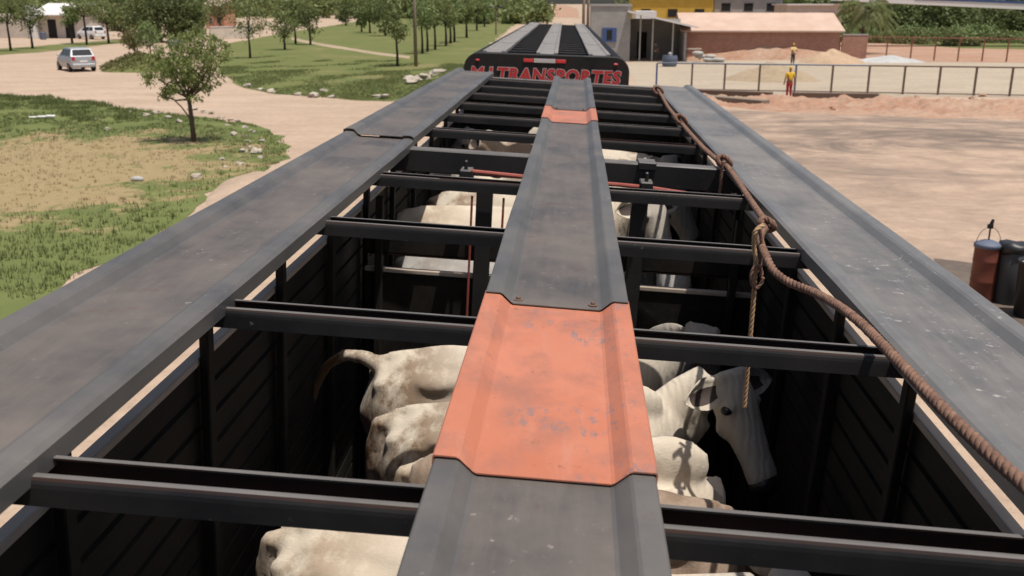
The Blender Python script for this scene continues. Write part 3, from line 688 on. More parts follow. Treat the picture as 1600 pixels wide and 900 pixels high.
    for k in range(26):
        o_ = Vector((rnd.gauss(0, .012), rnd.gauss(0, .012), 0)); tube(bm, [e+o_*.4+Vector((0, 0, .03)), e+o_+Vector((0, 0, -.08)), e+o_*1.8+Vector((0, 0, -.22))], [.007, .008, .001], 4)
    mesh('tail_tuft', bm, 'nose', root)
    for s in (-1, 1):
        for xx in (-.60, .38):
            bm = bmesh.new(); lathe(bm, [(.058, 0), (.055, .03), (.045, .07)], 10, (xx, s*.15, 0)); mesh('hoof', bm, 'hoof', root)
    return root
COWS = [
 dict(label='white cow with dung-stained rump and arched tail, nearest the slatted left wall', hidem='hide', x=-.14, y=4.66, rz=R(18), tail='arch', sc_=1.03, poll=(1.0, .1, 1.40), nose=(1.2, .3, 1.0)),
 dict(label='white cow facing the viewer with one ear out, head beside the hanging rope end', hidem='hide', x=.04, y=4.02, rz=R(9), poll=(.80, .08, 1.535), nose=(.96, -.17, 1.09), hump=.9),
 dict(label='cream cow with only a small patch of rump showing left of the orange plate', hidem='hide_clean', x=.20, y=3.58, rz=R(4), sc_=.97, poll=(.72, -.02, 1.0), nose=(.80, -.1, .52)),
 dict(label='brownish cow with its head low at the left, half hidden behind the nearest white back', hidem='hide_brown', x=-.02, y=3.24, rz=R(182), poll=(.86, .05, 1.16), nose=(1.05, .15, .78)),
 dict(label='cream white cow nearest the viewer, its broad back below the first crossbar', hidem='hide_clean', x=-.13, y=2.86, rz=R(-2), poll=(.96, .0, 1.36), nose=(1.2, .1, .95)),
 dict(label='cream cow seen beyond the divider gate, hip beside the left wall', hidem='hide_clean', x=-.30, y=6.95, rz=R(8), sc_=1.19, poll=(.8, .1, 1.5), nose=(.95, -.1, 1.05), hump=1.1),
 dict(label='large white cow behind the left gate post', hidem='hide', x=-.14, y=7.75, rz=R(8), sc_=1.18, poll=(.85, .0, 1.5), nose=(1.05, -.1, 1.1)),
 dict(label='grey-faced cow in shade between the right gate post and the right wall', hidem='hide_grey', x=-.22, y=6.15, rz=R(-3), sc_=1.08, poll=(.88, .1, 1.52), nose=(.95, -.32, 1.12)),
 dict(label='white cow glimpsed just behind the deep main beam', hidem='hide_clean', x=0, y=8.5, rz=R(184), sc_=1.14),
 dict(label='brown-eared cow at the left of the far compartment', hidem='hide_brown', x=-.1, y=9.9, rz=R(180), sc_=1.17, poll=(.75, .1, 1.55), nose=(1.0, .2, 1.2)),
 dict(label='white cow with a high hump in the far compartment', hidem='hide', x=.1, y=10.35, rz=R(175), sc_=1.18, hump=1.5, poll=(.95, .1, 1.5), nose=(1.1, .2, 1.1)),
 dict(label='grey and white cow at the right of the far compartment', hidem='hide', x=-.0, y=9.3, rz=R(3), sc_=1.16, poll=(.85, .1, 1.5), nose=(1.0, -.1, 1.1)),
]
for i, k in enumerate(COWS): make_cow(group='cattle standing in the trailer', voxel=.017 if i < 5 else .026, **k)

# ------------------------------------------------------------------ front trailer
def front_trailer():
    A = Vector((-.47, 15.4, 0)); yaw = R(.75); roll = R(1.7)
    t = thing('cattle_trailer', 'black cattle trailer ahead with rounded rear top, red lettering and pale roof walkways', 'trailer')
    t.matrix_world = Matrix.Translation(A) @ Matrix.Rotation(yaw, 4, 'Z') @ Matrix.Translation((0, 0, 4.2)) @ Matrix.Rotation(roll, 4, 'Y') @ Matrix.Translation((0, 0, -4.2))
    W, TOP, L, r = 1.3, 4.23, 24.0, .24
    arc = [(W-r+r*math.cos(a), TOP-r+r*math.sin(a)) for a in [R(x) for x in range(0, 91, 15)]]
    prof = [(W, 1.2)]+arc+[(-x, z) for x, z in arc[::-1]]+[(-W, 1.2)]
    bm = bmesh.new(); extrude_profile(bm, prof, 0, .16); mesh('rear_panel', bm, 'black', t, bevel=.012)
    for s in (-1, 1):
        out = [(s*W, 1.3)]+[(s*x, z) for x, z in arc[:-1]]; inn = [(s*(x-.05), z-.03) for x, z in arc[:-1]][::-1]+[(s*(W-.05), 1.3)]
        bm = bmesh.new(); extrude_profile(bm, out+inn, .17, L); mesh('side_wall', bm, 'black', t)
    for x0, x1 in ((-1.02, -.66), (-.17, .17), (.66, 1.0)):
        y = .19
        for k in range(6):
            y1 = y+3.9+.3*math.sin(k*2.1+x0); y1 = min(y1, L) if k < 5 else L
            if y1 <= y: break
            bm = bmesh.new(); z = TOP+.004+.006*(k % 2); pr = [(x0, z-.03), (x0, z+.018), (x0+.05, z+.018), (x0+.07, z), (x1-.07, z), (x1-.05, z+.018), (x1, z+.018), (x1, z-.03)]
            extrude_profile(bm, pr, y, y1, wob=.004); mesh('walkway_plate', bm, 'plate_far', t); y = y1-.05
    y = .7
    while y < L-.2:
        mesh('crossbar', boxm(-1.1, 1.1, y, y+.075, TOP-.10, TOP-.035), 'bar', t); y += .85
    mesh('trailer_floor', boxm(-1.24, 1.24, .17, L, 1.75, 1.85), 'floor', t)
    mesh('front_wall', boxm(-1.24, 1.24, L+.01, L+.05, 1.75, TOP-.12), 'black', t)
    for s in (-1, 1): mesh('chassis_beam', boxm(*sorted((s*.4, s*.5)), .2, L, 1.0, 1.7), 'black', t)
    for s in (-1, 1):
        lamp = mesh('marker_lamp', boxm(s*1.08-.03, s*1.08+.03, -.03, -.001, TOP-.125, TOP-.10), 'lamp_red', t, bevel=.006)
        mesh('tail_lamp', boxm(s*1.0-.16, s*1.0+.16, -.04, -.001, 1.35, 1.5), 'lamp_red', t, bevel=.01)
        bm = bmesh.new(); lathe(bm, [(.022, 0), (.024, .02), (.01, .028)], 10); bmesh.ops.rotate(bm, cent=(0, 0, 0), matrix=Matrix.Rotation(R(90), 3, 'X'), verts=bm.verts[:]); mesh('marker_lamp', bm, 'lamp_red', t, loc=(s*1.20, -.002, TOP-.47))
    mesh('reflector', boxm(-.20, .14, -.014, -.001, TOP-.125, TOP-.065), 'text_white', t, bevel=.003)
    for x0, x1 in ((-.36, -.21), (.15, .30)): mesh('reflector', boxm(x0, x1, -.016, -.001, TOP-.12, TOP-.07), 'lamp_red', t, bevel=.003)
    wheel_set(t, (2.2, 3.4, 19, 20.2), 0)
    # lettering
    def text(s, size, off, m, y, ext):
        cu = bpy.data.curves.new('t', 'FONT'); cu.body = s; cu.size = size; cu.shear = .12; cu.offset = off; cu.extrude = ext; cu.space_character = 1.12; cu.space_word = .55; cu.resolution_u = 3
        o = bpy.data.objects.new('t', cu); C.objects.link(o); me = bpy.data.meshes.new_from_object(o.evaluated_get(bpy.context.evaluated_depsgraph_get())); bpy.data.objects.remove(o)
        xs = [v.co.x for v in me.vertices]; ys = [v.co.y for v in me.vertices]
        x0, x1 = min(xs), max(xs); k = 2.36/(x1-x0) if m == 'text_red' else text.k
        if m == 'text_red': text.k = k; text.c = (x0+x1)/2; text.y0 = min(ys)
        me.transform(Matrix.Translation((-.01, y, TOP-.48)) @ Matrix.Rotation(R(90), 4, 'X') @ Matrix.Diagonal((k, 1.0, 1, 1)) @ Matrix.Translation((-text.c, -text.y0, 0)))
        me.materials.clear(); me.materials.append(M[m]); oo = bpy.data.objects.new('lettering', me); C.objects.link(oo); oo.parent = t
        return oo
    # both layers share one string; the white one is a little fatter and lies behind
    text('M J TRANSPORTES', .27, .009, 'text_red', -.012, .002)
    text('M J TRANSPORTES', .27, .017, 'text_white', -.005, .002)
front_trailer()

# ------------------------------------------------------------------ vegetation
def leaf_mesh(bm, c, rnd, size, droop, aspect=2.6):
    d = Vector((rnd.gauss(0, 1), rnd.gauss(0, 1), rnd.gauss(-droop, .6))).normalized()
    s = d.cross(Vector((rnd.gauss(0, 1), rnd.gauss(0, 1), rnd.gauss(0, 1)))).normalized()
    L = size*rnd.uniform(.7, 1.3); wd = L/aspect; nrm = d.cross(s)
    a = bm.verts.new(c); b = bm.verts.new(c+d*L*.45+s*wd*.5+nrm*L*.06); e = bm.verts.new(c+d*L-Vector((0, 0, L*.15))); f = bm.verts.new(c+d*L*.45-s*wd*.5+nrm*L*.06)
    bm.faces.new((a, b, e, f))
def crown_mesh(seed, h0, h1, rad, clumps, leaves, size, droop=.6, spread=.3, top=.5, aspect=2.6):
    rnd = random.Random(seed); bm = bmesh.new(); cs = []
    for i in range(clumps):
        while True:
            x, y, z = rnd.uniform(-1, 1), rnd.uniform(-1, 1), rnd.uniform(-1, 1)
            if x*x+y*y+z*z < 1 and (x*x+y*y+z*z) > .16: break
        c = Vector((x*rad*rnd.uniform(.8, 1.15), y*rad*rnd.uniform(.8, 1.15), (h0+h1)/2+z*(h1-h0)/2)); cs.append(c); cr = spread*rnd.uniform(.6, 1.35)
        for k in range(leaves):
            v = Vector((rnd.gauss(0, .5), rnd.gauss(0, .5), rnd.gauss(0, .38)))*cr
            leaf_mesh(bm, c+v, rnd, size, droop, aspect)
    return bm, cs
def make_tree(name, label, loc, height, rad, seed, leaf='leaf_mid', bark='bark', trunk=.08, clear=.35, clumps=45, leaves=60, size=.16, droop=.6, group=None, nlimb=7, spread=None, lean=0, cat='tree'):
    rnd = random.Random(seed); t = thing(name, label, cat, loc, group=group)
    h0 = height*clear; bm, cs = crown_mesh(seed, h0, height, rad, clumps, leaves, size, droop, spread or rad*.34)
    mesh('crown', bm, leaf, t)
    bm = bmesh.new(); top = Vector((lean+rnd.uniform(-.05, .05)*height*.3, 0, height*.62)); tp = [Vector((0, 0, -.05)), Vector((lean*.3+.02, .01, h0*.5)), Vector((lean*.6-.02, .02, h0)), top]
    tube(bm, tp, [trunk*1.25, trunk, trunk*.8, trunk*.3], 8)
    for c in rnd.sample(cs, min(nlimb, len(cs))):
        s = tp[2]+(top-tp[2])*rnd.uniform(-.25, .6)+Vector((0, 0, 0)); m_ = s.lerp(c, .5)+Vector((0, 0, -.05*height)); tube(bm, [s, m_, c], [trunk*.5, trunk*.34, trunk*.12], 6)
    mesh('trunk', bm, bark, t, smooth=True); return t
# the young tree on the verge
def verge_tree():
    g = at(303, 222); t = thing('verge_tree', 'young leafy tree with forked trunk, alone on the near verge by the stones', 'tree', g)
    s = zc(g)/1500
    def q(px, py, dy=0): return Vector(((px-303)*s, dy, (222-py)*s/.985))
    rnd = random.Random(4); bm = bmesh.new()
    tube(bm, [q(303, 226), q(303, 190), q(302, 165), q(300, 150)], [.10, .085, .075, .06], 9)
    ends = [(262, 150, -.2), (275, 128, .5), (250, 122, .1), (290, 118, -.5), (300, 96, .2), (322, 108, .4), (340, 92, -.2), (325, 140, -.4), (312, 128, .3), (352, 84, 0), (282, 92, .3), (240, 72, .5), (310, 84, -.3), (355, 100, .2), (335, 118, .6)]
    for ex, ey, dy in ends:
        b = q(301, 160-rnd.uniform(0, 12)); e = q(ex, ey, dy); m_ = b.lerp(e, .5)+Vector((0, 0, -.12)); tube(bm, [b, m_, e], [.042, .03, .012], 6)
    tube(bm, [q(300, 185), q(290, 168, -.1), q(276, 152, -.2), q(266, 140, -.2)], [.03, .026, .02, .01], 6)
    mesh('trunk', bm, 'bark', t, smooth=True)
    bm = bmesh.new()
    cl = [(262, 147, .22), (270, 138, .24), (285, 132, .28), (298, 128, .3), (318, 130, .28), (325, 145, .2), (238, 122, .22), (246, 118, .2), (258, 110, .2), (265, 100, .26), (275, 110, .3), (290, 112, .34), (305, 108, .36), (322, 112, .34), (338, 108, .32), (345, 96, .32), (355, 88, .26), (362, 78, .18), (330, 92, .34), (312, 92, .36), (296, 92, .34), (280, 92, .3), (300, 78, .3), (318, 76, .28), (335, 78, .28), (350, 70, .2), (290, 70, .2), (272, 78, .22), (260, 88, .2), (305, 62, .2), (325, 64, .2), (284, 122, .3), (310, 120, .3), (300, 138, .22), (276, 148, .16), (342, 122, .22), (332, 132, .2), (255, 130, .18), (345, 68, .16), (315, 56, .12)]
    for x, y, r_ in cl:
        for k in range(4):
            c = q(x+rnd.gauss(0, 4.5), y+rnd.gauss(0, 4), rnd.gauss(0, .50)); n = int(44*r_/.28)
            for j in range(n):
                v = Vector((rnd.gauss(0, .42), rnd.gauss(0, .5), rnd.gauss(0, .34)))*r_; leaf_mesh(bm, c+v, rnd, .14, .9, 3.0)
    mesh('crown', bm, 'leaf_near', t)
verge_tree()
# small leafy saplings at the traffic island, trees of the median and beyond
def tp(px, py, hpx, **k):
    g = at(px, py); s = zc(g)/1500*1.03; return g, hpx*s, s
g, h, s = tp(238, 108, 68)
make_tree('sapling', 'light green sapling with a thin forked stem on the grassy island behind the bigger tree', g, h, 16*s, 11, 'leaf_pale', trunk=.06, clear=.5, clumps=26, leaves=40, size=.22, spread=.5)
isl = mound('bushy_mound', at(218, 110), 3.0, 2.6, 1.3, 'lawn', 0, 7, label='low grassy mound with scrub on the small traffic island right of the silver car', cat='mound')
bm = bmesh.new(); rnd = random.Random(8)
for k in range(2600):
    a = rnd.uniform(0, 6.28); q_ = rnd.uniform(0, 1)**.6; leaf_mesh(bm, Vector((math.cos(a)*q_*2.9, math.sin(a)*q_*2.5, 1.25*(1-q_)**.8+rnd.uniform(0, .25))), rnd, .22, -.6)
mesh('foliage', bm, 'leaf_dry', isl)
ROW = 'young trees in the lawn row'
LT = 'young tree with a bare thin trunk in the row along the right of the lawn'
TREES = [ # px, base y, height px, radius px, leaf, clear, label, group
 (621, 104, 88, 17, 'leaf_mid', .42, 'slender dark-trunked tree standing foremost in the middle of the lawn, left of the pole', None),
 (660, 84, 82, 22, 'leaf_pale', .45, LT, ROW), (680, 78, 74, 15, 'leaf_mid', .45, LT, ROW), (697, 72, 70, 17, 'leaf_mid', .42, LT, ROW), (710, 66, 62, 14, 'leaf_pale', .42, LT, ROW), (729, 59, 56, 13, 'leaf_mid', .42, LT, ROW), (668, 81, 66, 12, 'leaf_mid', .5, LT, ROW), (704, 68, 55, 12, 'leaf_mid', .45, LT, ROW),
 (445, 78, 58, 19, 'leaf_mid', .32, 'round-headed small tree on the left half of the lawn beside the footpath end', None),
 (485, 70, 60, 17, 'leaf_dark', .30, 'dark bushy tree where the footpath leaves the lawn edge', None),
 (391, 91, 88, 28, 'leaf_mid', .38, 'broad tree at the lawn edge to the right of the verge tree', None),
 (462, 69, 64, 12, 'leaf_mid', .35, 'thin pale tree between the round tree and the dark bushy tree', None),
 (578, 52, 56, 17, 'leaf_mid', .3, 'low tree at the far edge of the lawn above the footpath', None), (602, 56, 52, 20, 'leaf_dark', .15, 'dense low tree touching the grass behind the foremost lawn tree', None),
 (565, 50, 40, 8, 'leaf_pale', .2, 'tiny sapling at the far end of the lawn', None),
 (17, 80, 82, 22, 'leaf_mid', .48, 'roadside tree at the left picture edge before the pale workshop', None), (51, 76, 68, 20, 'leaf_dark', .45, 'roadside tree with sparse crown before the white workshop pillar', None),
 (136, 70, 66, 22, 'leaf_mid', .62, 'roadside tree in front of the parked white car', None), (170, 68, 57, 18, 'leaf_mid', .5, 'roadside tree just right of the parked white car', None), (113, 68, 55, 12, 'leaf_pale', .5, 'thin roadside tree before the dark workshop opening', None),
 (195, 62, 50, 22, 'leaf_dry', .2, 'olive bushy tree behind the traffic island', None), (212, 92, 44, 16, 'leaf_dry', .35, 'low olive tree on the left rim of the traffic island', None),
 (345, 45, 48, 26, 'leaf_dark', .3, 'dark tree in front of the orange house', None), (310, 52, 46, 18, 'leaf_mid', .2, 'leafy tree beside the orange house', None),
 (540, 40, 38, 16, 'leaf_dark', .2, 'dark bush-like tree beyond the pale road patch', None), (745, 48, 46, 12, 'leaf_mid', .4, 'last tree of the lawn before the double street lamp', None), (757, 42, 40, 8, 'leaf_pale', .4, 'small pale tree behind the double street lamp', None), (785, 34, 34, 9, 'leaf_mid', .35, 'distant tree by the track left of the motorcyclist', None),
 (812, 26, 27, 9, 'leaf_mid', .3, 'small far tree at the left side of the track', None),
 (1196, 30, 22, 18, 'leaf_dark', .1, 'green shrub-like tree before the grey house', None),
]
for i, (px, by, hp_, rp_, lf, clr, lb, gp) in enumerate(TREES):
    g, h, s = tp(px, by, hp_); f = max(1, zc(g)/90)
    make_tree('lawn_tree' if gp or 'lawn' in lb else 'tree', lb, g, h, rp_*s, 100+i, lf, trunk=.10*min(f, 1.6), clear=clr, clumps=34, leaves=34, size=.26*min(f, 2.2), droop=.4, group=gp, spread=rp_*s*.42, bark='bark_dark')
# larger bushes and wood behind
BIG = [(250, 66, 80, 46, 'leaf_dark', 'big dark round tree behind the traffic island'), (288, 66, 76, 34, 'leaf_dark', 'dark bushy tree just left of the pale wall'), (185, 48, 50, 34, 'leaf_mid', 'spreading tree behind the parked white car'), (215, 42, 60, 34, 'leaf_dark', 'tall dark tree in the background between workshop and island'),
 (300, 28, 40, 40, 'leaf_dark', 'far dark tree over the orange house'), (420, 26, 34, 22, 'leaf_dark', 'far round tree left of the lawn trees'), (500, 24, 30, 40, 'leaf_dark', 'wide far tree above the pale road patch'), (90, 26, 40, 30, 'leaf_mid', 'tree behind the workshop roof'), (20, 30, 50, 34, 'leaf_mid', 'tree behind the left end of the workshop'), (455, 34, 30, 24, 'leaf_mid', 'far green tree beside the reddish roof')]
for i, (px, by, hp_, rp_, lf, lb) in enumerate(BIG):
    g, h, s = tp(px, by, hp_); f = max(1, zc(g)/90)
    make_tree('tree', lb, g, h, rp_*s, 300+i, lf, trunk=.2*min(f, 1.5), clear=.06, clumps=80, leaves=55, size=.34*min(f, 2.5), droop=.2, spread=rp_*s*.34, bark='bark_dark')
def wood(name, label_kind, x0, x1, y, depth, h, n, lf, seed, sz=.9):
    rnd = random.Random(seed); bm = bmesh.new()
    for k in range(n):
        cx = rnd.uniform(x0, x1); cy = y+rnd.uniform(0, depth); r_ = rnd.uniform(.5, 1.1)*h*.5; hh = h*rnd.uniform(.35, .75)*(.75+.35*noise.noise(Vector((cx*.03, cy*.03, seed))))
        for j in range(70):
            v = Vector((rnd.gauss(0, .5), rnd.gauss(0, .5), rnd.gauss(0, .42)))*r_; leaf_mesh(bm, Vector((cx, cy, max(.2, hh)))+v, rnd, sz, .2, 1.8)
        for j in range(25):
            leaf_mesh(bm, Vector((cx+rnd.gauss(0, .5)*r_, cy+rnd.gauss(0, .5)*r_, rnd.uniform(0, hh))), rnd, sz, .2, 1.8)
    return tag(mesh(name, bm, lf), kind='stuff', label=label_kind, cat='woodland')
wood('far_woodland', 'far green woodland along the horizon on the left', -330, -20, 330, 120, 12, 260, 'leaf_mid', 1, 2.4)
wood('far_woodland', 'far green woodland closing the view behind the right-hand buildings', 20, 420, 330, 120, 13, 260, 'leaf_dark', 2, 2.6)
def scrub(label, spec, lf, seed, sz):
    rnd = random.Random(seed); bm = bmesh.new()
    for (cx, cy, rx, h) in spec:
        n = int(26*rx*h)+20
        for k in range(n):
            a = rnd.uniform(0, 6.28); q_ = math.sqrt(rnd.uniform(0, 1)); c = Vector((cx+math.cos(a)*q_*rx, cy+math.sin(a)*q_*rx*.6, rnd.uniform(.1, 1)*h*(1-q_*q_*.75)))
            cr = rnd.uniform(.3, .8)
            for j in range(14): leaf_mesh(bm, c+Vector((rnd.gauss(0, .5), rnd.gauss(0, .5), rnd.gauss(0, .4)))*cr, rnd, sz, .2, 1.9)
    return tag(mesh('scrub', bm, lf), kind='stuff', label=label, cat='scrub')
rs = random.Random(21)
scrub('dark green bushes rising behind the red posts on the right', [(46+k*4.6+rs.uniform(-1.5, 1.5), 136+rs.uniform(-4, 6), rs.uniform(2.5, 4.6), rs.uniform(2.0, 4.3)*(1 if k > 3 else .55)) for k in range(13)], 'leaf_mid', 1, .34)
scrub('taller dark thicket on the skyline behind the palm', [(34+k*5.5+rs.uniform(-2, 2), 172+rs.uniform(-4, 8), rs.uniform(4, 6.5), rs.uniform(3.6, 6.4)) for k in range(16)], 'leaf_dark', 2, .55)
scrub('low pale olive undergrowth between the posts and the thicket', [(36+k*3.4+rs.uniform(-1, 1), 122+rs.uniform(-3, 14), rs.uniform(1.2, 3), rs.uniform(.5, 1.5)) for k in range(22)], 'leaf_dry', 3, .3)
scrub('scattered bright green low shrubs in the rough field', [(33+k*4.1+rs.uniform(-2, 2), 148+rs.uniform(-12, 16), rs.uniform(1.2, 3), rs.uniform(.6, 2.2)) for k in range(20)], 'leaf_pale', 4, .4)
wood('hedge', 'roadside scrub beyond the far track', -30, -8, 240, 120, 6, 60, 'leaf_mid', 5, 1.4)
# palm
def palm():
    g = at(1343, 84); t = thing('palm_tree', 'coconut palm with wide hanging fronds at the right end of the brick building', 'palm', g)
    bm = bmesh.new(); tube(bm, [(0, 0, -.1), (.1, 0, 1.2), (.15, .05, 2.6), (.1, .05, 4.4)], [.28, .2, .17, .15], 10); mesh('trunk', bm, 'bark', t, smooth=True)
    rnd = random.Random(5)
    for k in range(36):
        a = k*2.4+rnd.uniform(-.2, .2); el = rnd.uniform(-.3, 1.25); L = rnd.uniform(3.9, 5.4); bm = bmesh.new(); pts = []
        for j in range(13):
            f = j/12; rr_ = L*f*math.cos(el)*(1-.22*f); z = 4.4+L*f*math.sin(el)-L*.62*f*f*(1.1 if el > .3 else .8); pts.append(Vector((.1+math.cos(a)*rr_, .05+math.sin(a)*rr_, max(.15, z))))
        tube(bm, pts, [.035]*4+[.025]*5+[.012]*4, 4)
        for j in range(1, 13):
            for w_ in range(3):
                p = pts[j-1].lerp(pts[j], w_/3); d = (pts[j]-pts[j-1]).normalized(); sd_ = d.cross(Vector((0, 0, 1))).normalized(); ll = .75*math.sin(math.pi*min(.97, (j+w_/3)/12.5))+.12
                for s in (-1, 1):
                    e = p+sd_*s*ll*.75+d*ll*.4-Vector((0, 0, ll*rnd.uniform(.35, .8))); v1 = bm.verts.new(p-d*.075); v2 = bm.verts.new(p+d*.075); v3 = bm.verts.new(e); v4 = bm.verts.new(p.lerp(e, .5)+Vector((0, 0, .03))); bm.faces.new((v1, v4, v3)); bm.faces.new((v4, v2, v3))
        mesh('frond', bm, 'leaf_mid' if k % 4 else 'leaf_dry', t)
palm()
# grass blades on the verge and tufts at the lawn edge
from mathutils import geometry
def inpoly(p, poly):
    c = False; n = len(poly); x, y = p
    for i in range(n):
        a, b = poly[i], poly[(i+1) % n]
        if (a[1] > y) != (b[1] > y) and x < (b[0]-a[0])*(y-a[1])/(b[1]-a[1])+a[0]: c = not c
    return c
def blades(name, poly, n, m, size, seed, label, keep=None, zbase=.012):
    rnd = random.Random(seed); bm = bmesh.new(); xs = [p[0] for p in poly]; ys = [p[1] for p in poly]
    pl = [(p[0], p[1]) for p in poly]; k = 0; tries = 0
    x0, x1, y0, y1 = max(min(xs), -40), max(xs), min(ys), max(ys)
    while k < n and tries < n*30:
        tries += 1; x, y = rnd.uniform(x0, x1), rnd.uniform(y0, y1)
        if not inpoly((x, y), pl) or (keep and not keep(x, y, rnd)): continue
        k += 1; h = size*rnd.uniform(.5, 1.5)
        for j in range(5):
            a = rnd.uniform(0, 6.28); o = Vector((x+rnd.gauss(0, size*.5), y+rnd.gauss(0, size*.5), zbase-.005)); d = Vector((math.cos(a), math.sin(a), 0)); s_ = Vector((-d.y, d.x, 0))*size*.12; tip = o+d*h*rnd.uniform(.1, .6)+Vector((0, 0, h))
            bm.faces.new((bm.verts.new(o-s_), bm.verts.new(o+s_), bm.verts.new(tip)))
    return tag(mesh(name, bm, m), kind='stuff', label=label, cat='grass')
def dry(x, y):
    a = R(-10); dx, dy = x+18.2, y-27.5; u, v = dx*math.cos(a)+dy*math.sin(a), -dx*math.sin(a)+dy*math.cos(a); return math.hypot(u/8.6, v/10.8)
vp = [(p.x, p.y) for p in vpoly]
blades('grass', vp, 26000, 'blade', .10, 1, 'short green grass of the near verge', lambda x, y, r: dry(x, y)+r.uniform(-.25, .25) > .95 and noise.noise(Vector((x*.5, y*.5, 0))) > -.25)
blades('dry_grass', vp, 2600, 'blade_dry', .08, 2, 'short dry straw-coloured grass in the bare patch of the verge', lambda x, y, r: dry(x, y) < 1.0)
blades('weeds', [(at(*p).x, at(*p).y) for p in ((60, 150), (130, 158), (210, 172), (210, 192), (130, 192), (90, 180), (0, 165), (0, 150))], 1100, 'blade', .17, 3, 'taller green weeds at the back edge of the verge', lambda x, y, r: noise.noise(Vector((x*.7, y*.5, 2))) > .05)
blades('lawn_fringe', [(p.x, p.y) for p in lpoly if p.y < 110], 14000, 'blade', .09, 4, 'grass of the lawn across the dirt road', lambda x, y, r: noise.noise(Vector((x*.35, y*.2, 4))) > (y-66)*.02+r.uniform(-.3, .2))
# stones
def stone(px, py, r, rnd, label, group, parent=None, m='stone'):
    bm = bmesh.new(); bmesh.ops.create_icosphere(bm, subdivisions=2, radius=1); sd = rnd.random()*50
    for v in bm.verts: v.co *= 1+.8*noise.noise(v.co*1.1+Vector((sd, 0, 0)))
    bmesh.ops.transform(bm, matrix=Matrix.Diagonal((r*rnd.uniform(.9, 1.5), r*rnd.uniform(.8, 1.1), r*rnd.uniform(.5, .8), 1)), verts=bm.verts[:])
    o = mesh('stone', bm, m, loc=at(px, py)+Vector((0, 0, r*.3))); o.rotation_euler.z = rnd.uniform(0, 6); return tag(o, label, 'stone', group)
rnd = random.Random(12)
for px, py in [(372, 190), (383, 200), (392, 205), (398, 208), (384, 214), (388, 222), (380, 238), (365, 212), (402, 240), (408, 247), (372, 255), (376, 258), (352, 262), (347, 250), (390, 232), (355, 196), (360, 188), (345, 184), (330, 178), (410, 222), (308, 278)]:
    stone(px, py, rnd.uniform(.08, .19), rnd, 'pale rubble stone strewn round the verge tip beside the young tree', 'rubble stones at the verge tip')
for px, py in [(203, 176), (228, 182), (262, 185), (280, 192), (246, 178), (215, 172), (150, 188), (167, 203), (300, 172), (318, 176)]:
    stone(px, py, rnd.uniform(.08, .2), rnd, 'small stone along the back edge of the verge', 'small stones at the back of the verge')
for px, py in [(388, 136), (407, 141), (425, 145), (465, 149), (489, 152), (506, 143), (520, 153), (590, 152), (600, 154)]:
    stone(px, py, rnd.uniform(.12, .3), rnd, 'light stone at the dirt-road edge of the lawn', 'light stones at the lawn edge')
for px, py, r_ in [(642, 131, .5), (652, 127, .35), (662, 124, .42), (676, 118, .4), (684, 114, .35)]:
    stone(px, py, r_, rnd, 'brown boulder in a line at the near right corner of the lawn', 'boulders at the lawn corner')
for px, py in [(1432, 152), (1519, 155), (1535, 151), (1245, 165), (1300, 172), (1180, 160), (1460, 163)]:
    stone(px, py, rnd.uniform(.12, .22), rnd, 'earthy clod on the red bank before the yard fence', 'clods on the red bank', m='redearth')
bm = bmesh.new(); rnd = random.Random(2); base = at(64, 185)
for k in range(3):
    box(bm, -.55+k*.38, -.2+k*.40, -.1+.05*k, .12+.04*k, .0+.01*k, .07+.03*k)
o = mesh('litter_sheet', bm, 'white', loc=base+Vector((0, 0, .015)), bevel=.03); tag(o, 'crumpled white plastic sheet lying on the back of the verge', 'litter')
o = tag(mesh('litter_bag', (lambda b: (ellipsoid(b, (0, 0, .06), (.2, .13, .09)), b)[1])(bmesh.new()), 'greywall', loc=at(215, 283)), 'small grey bag lying on the dry patch of the verge', 'litter')

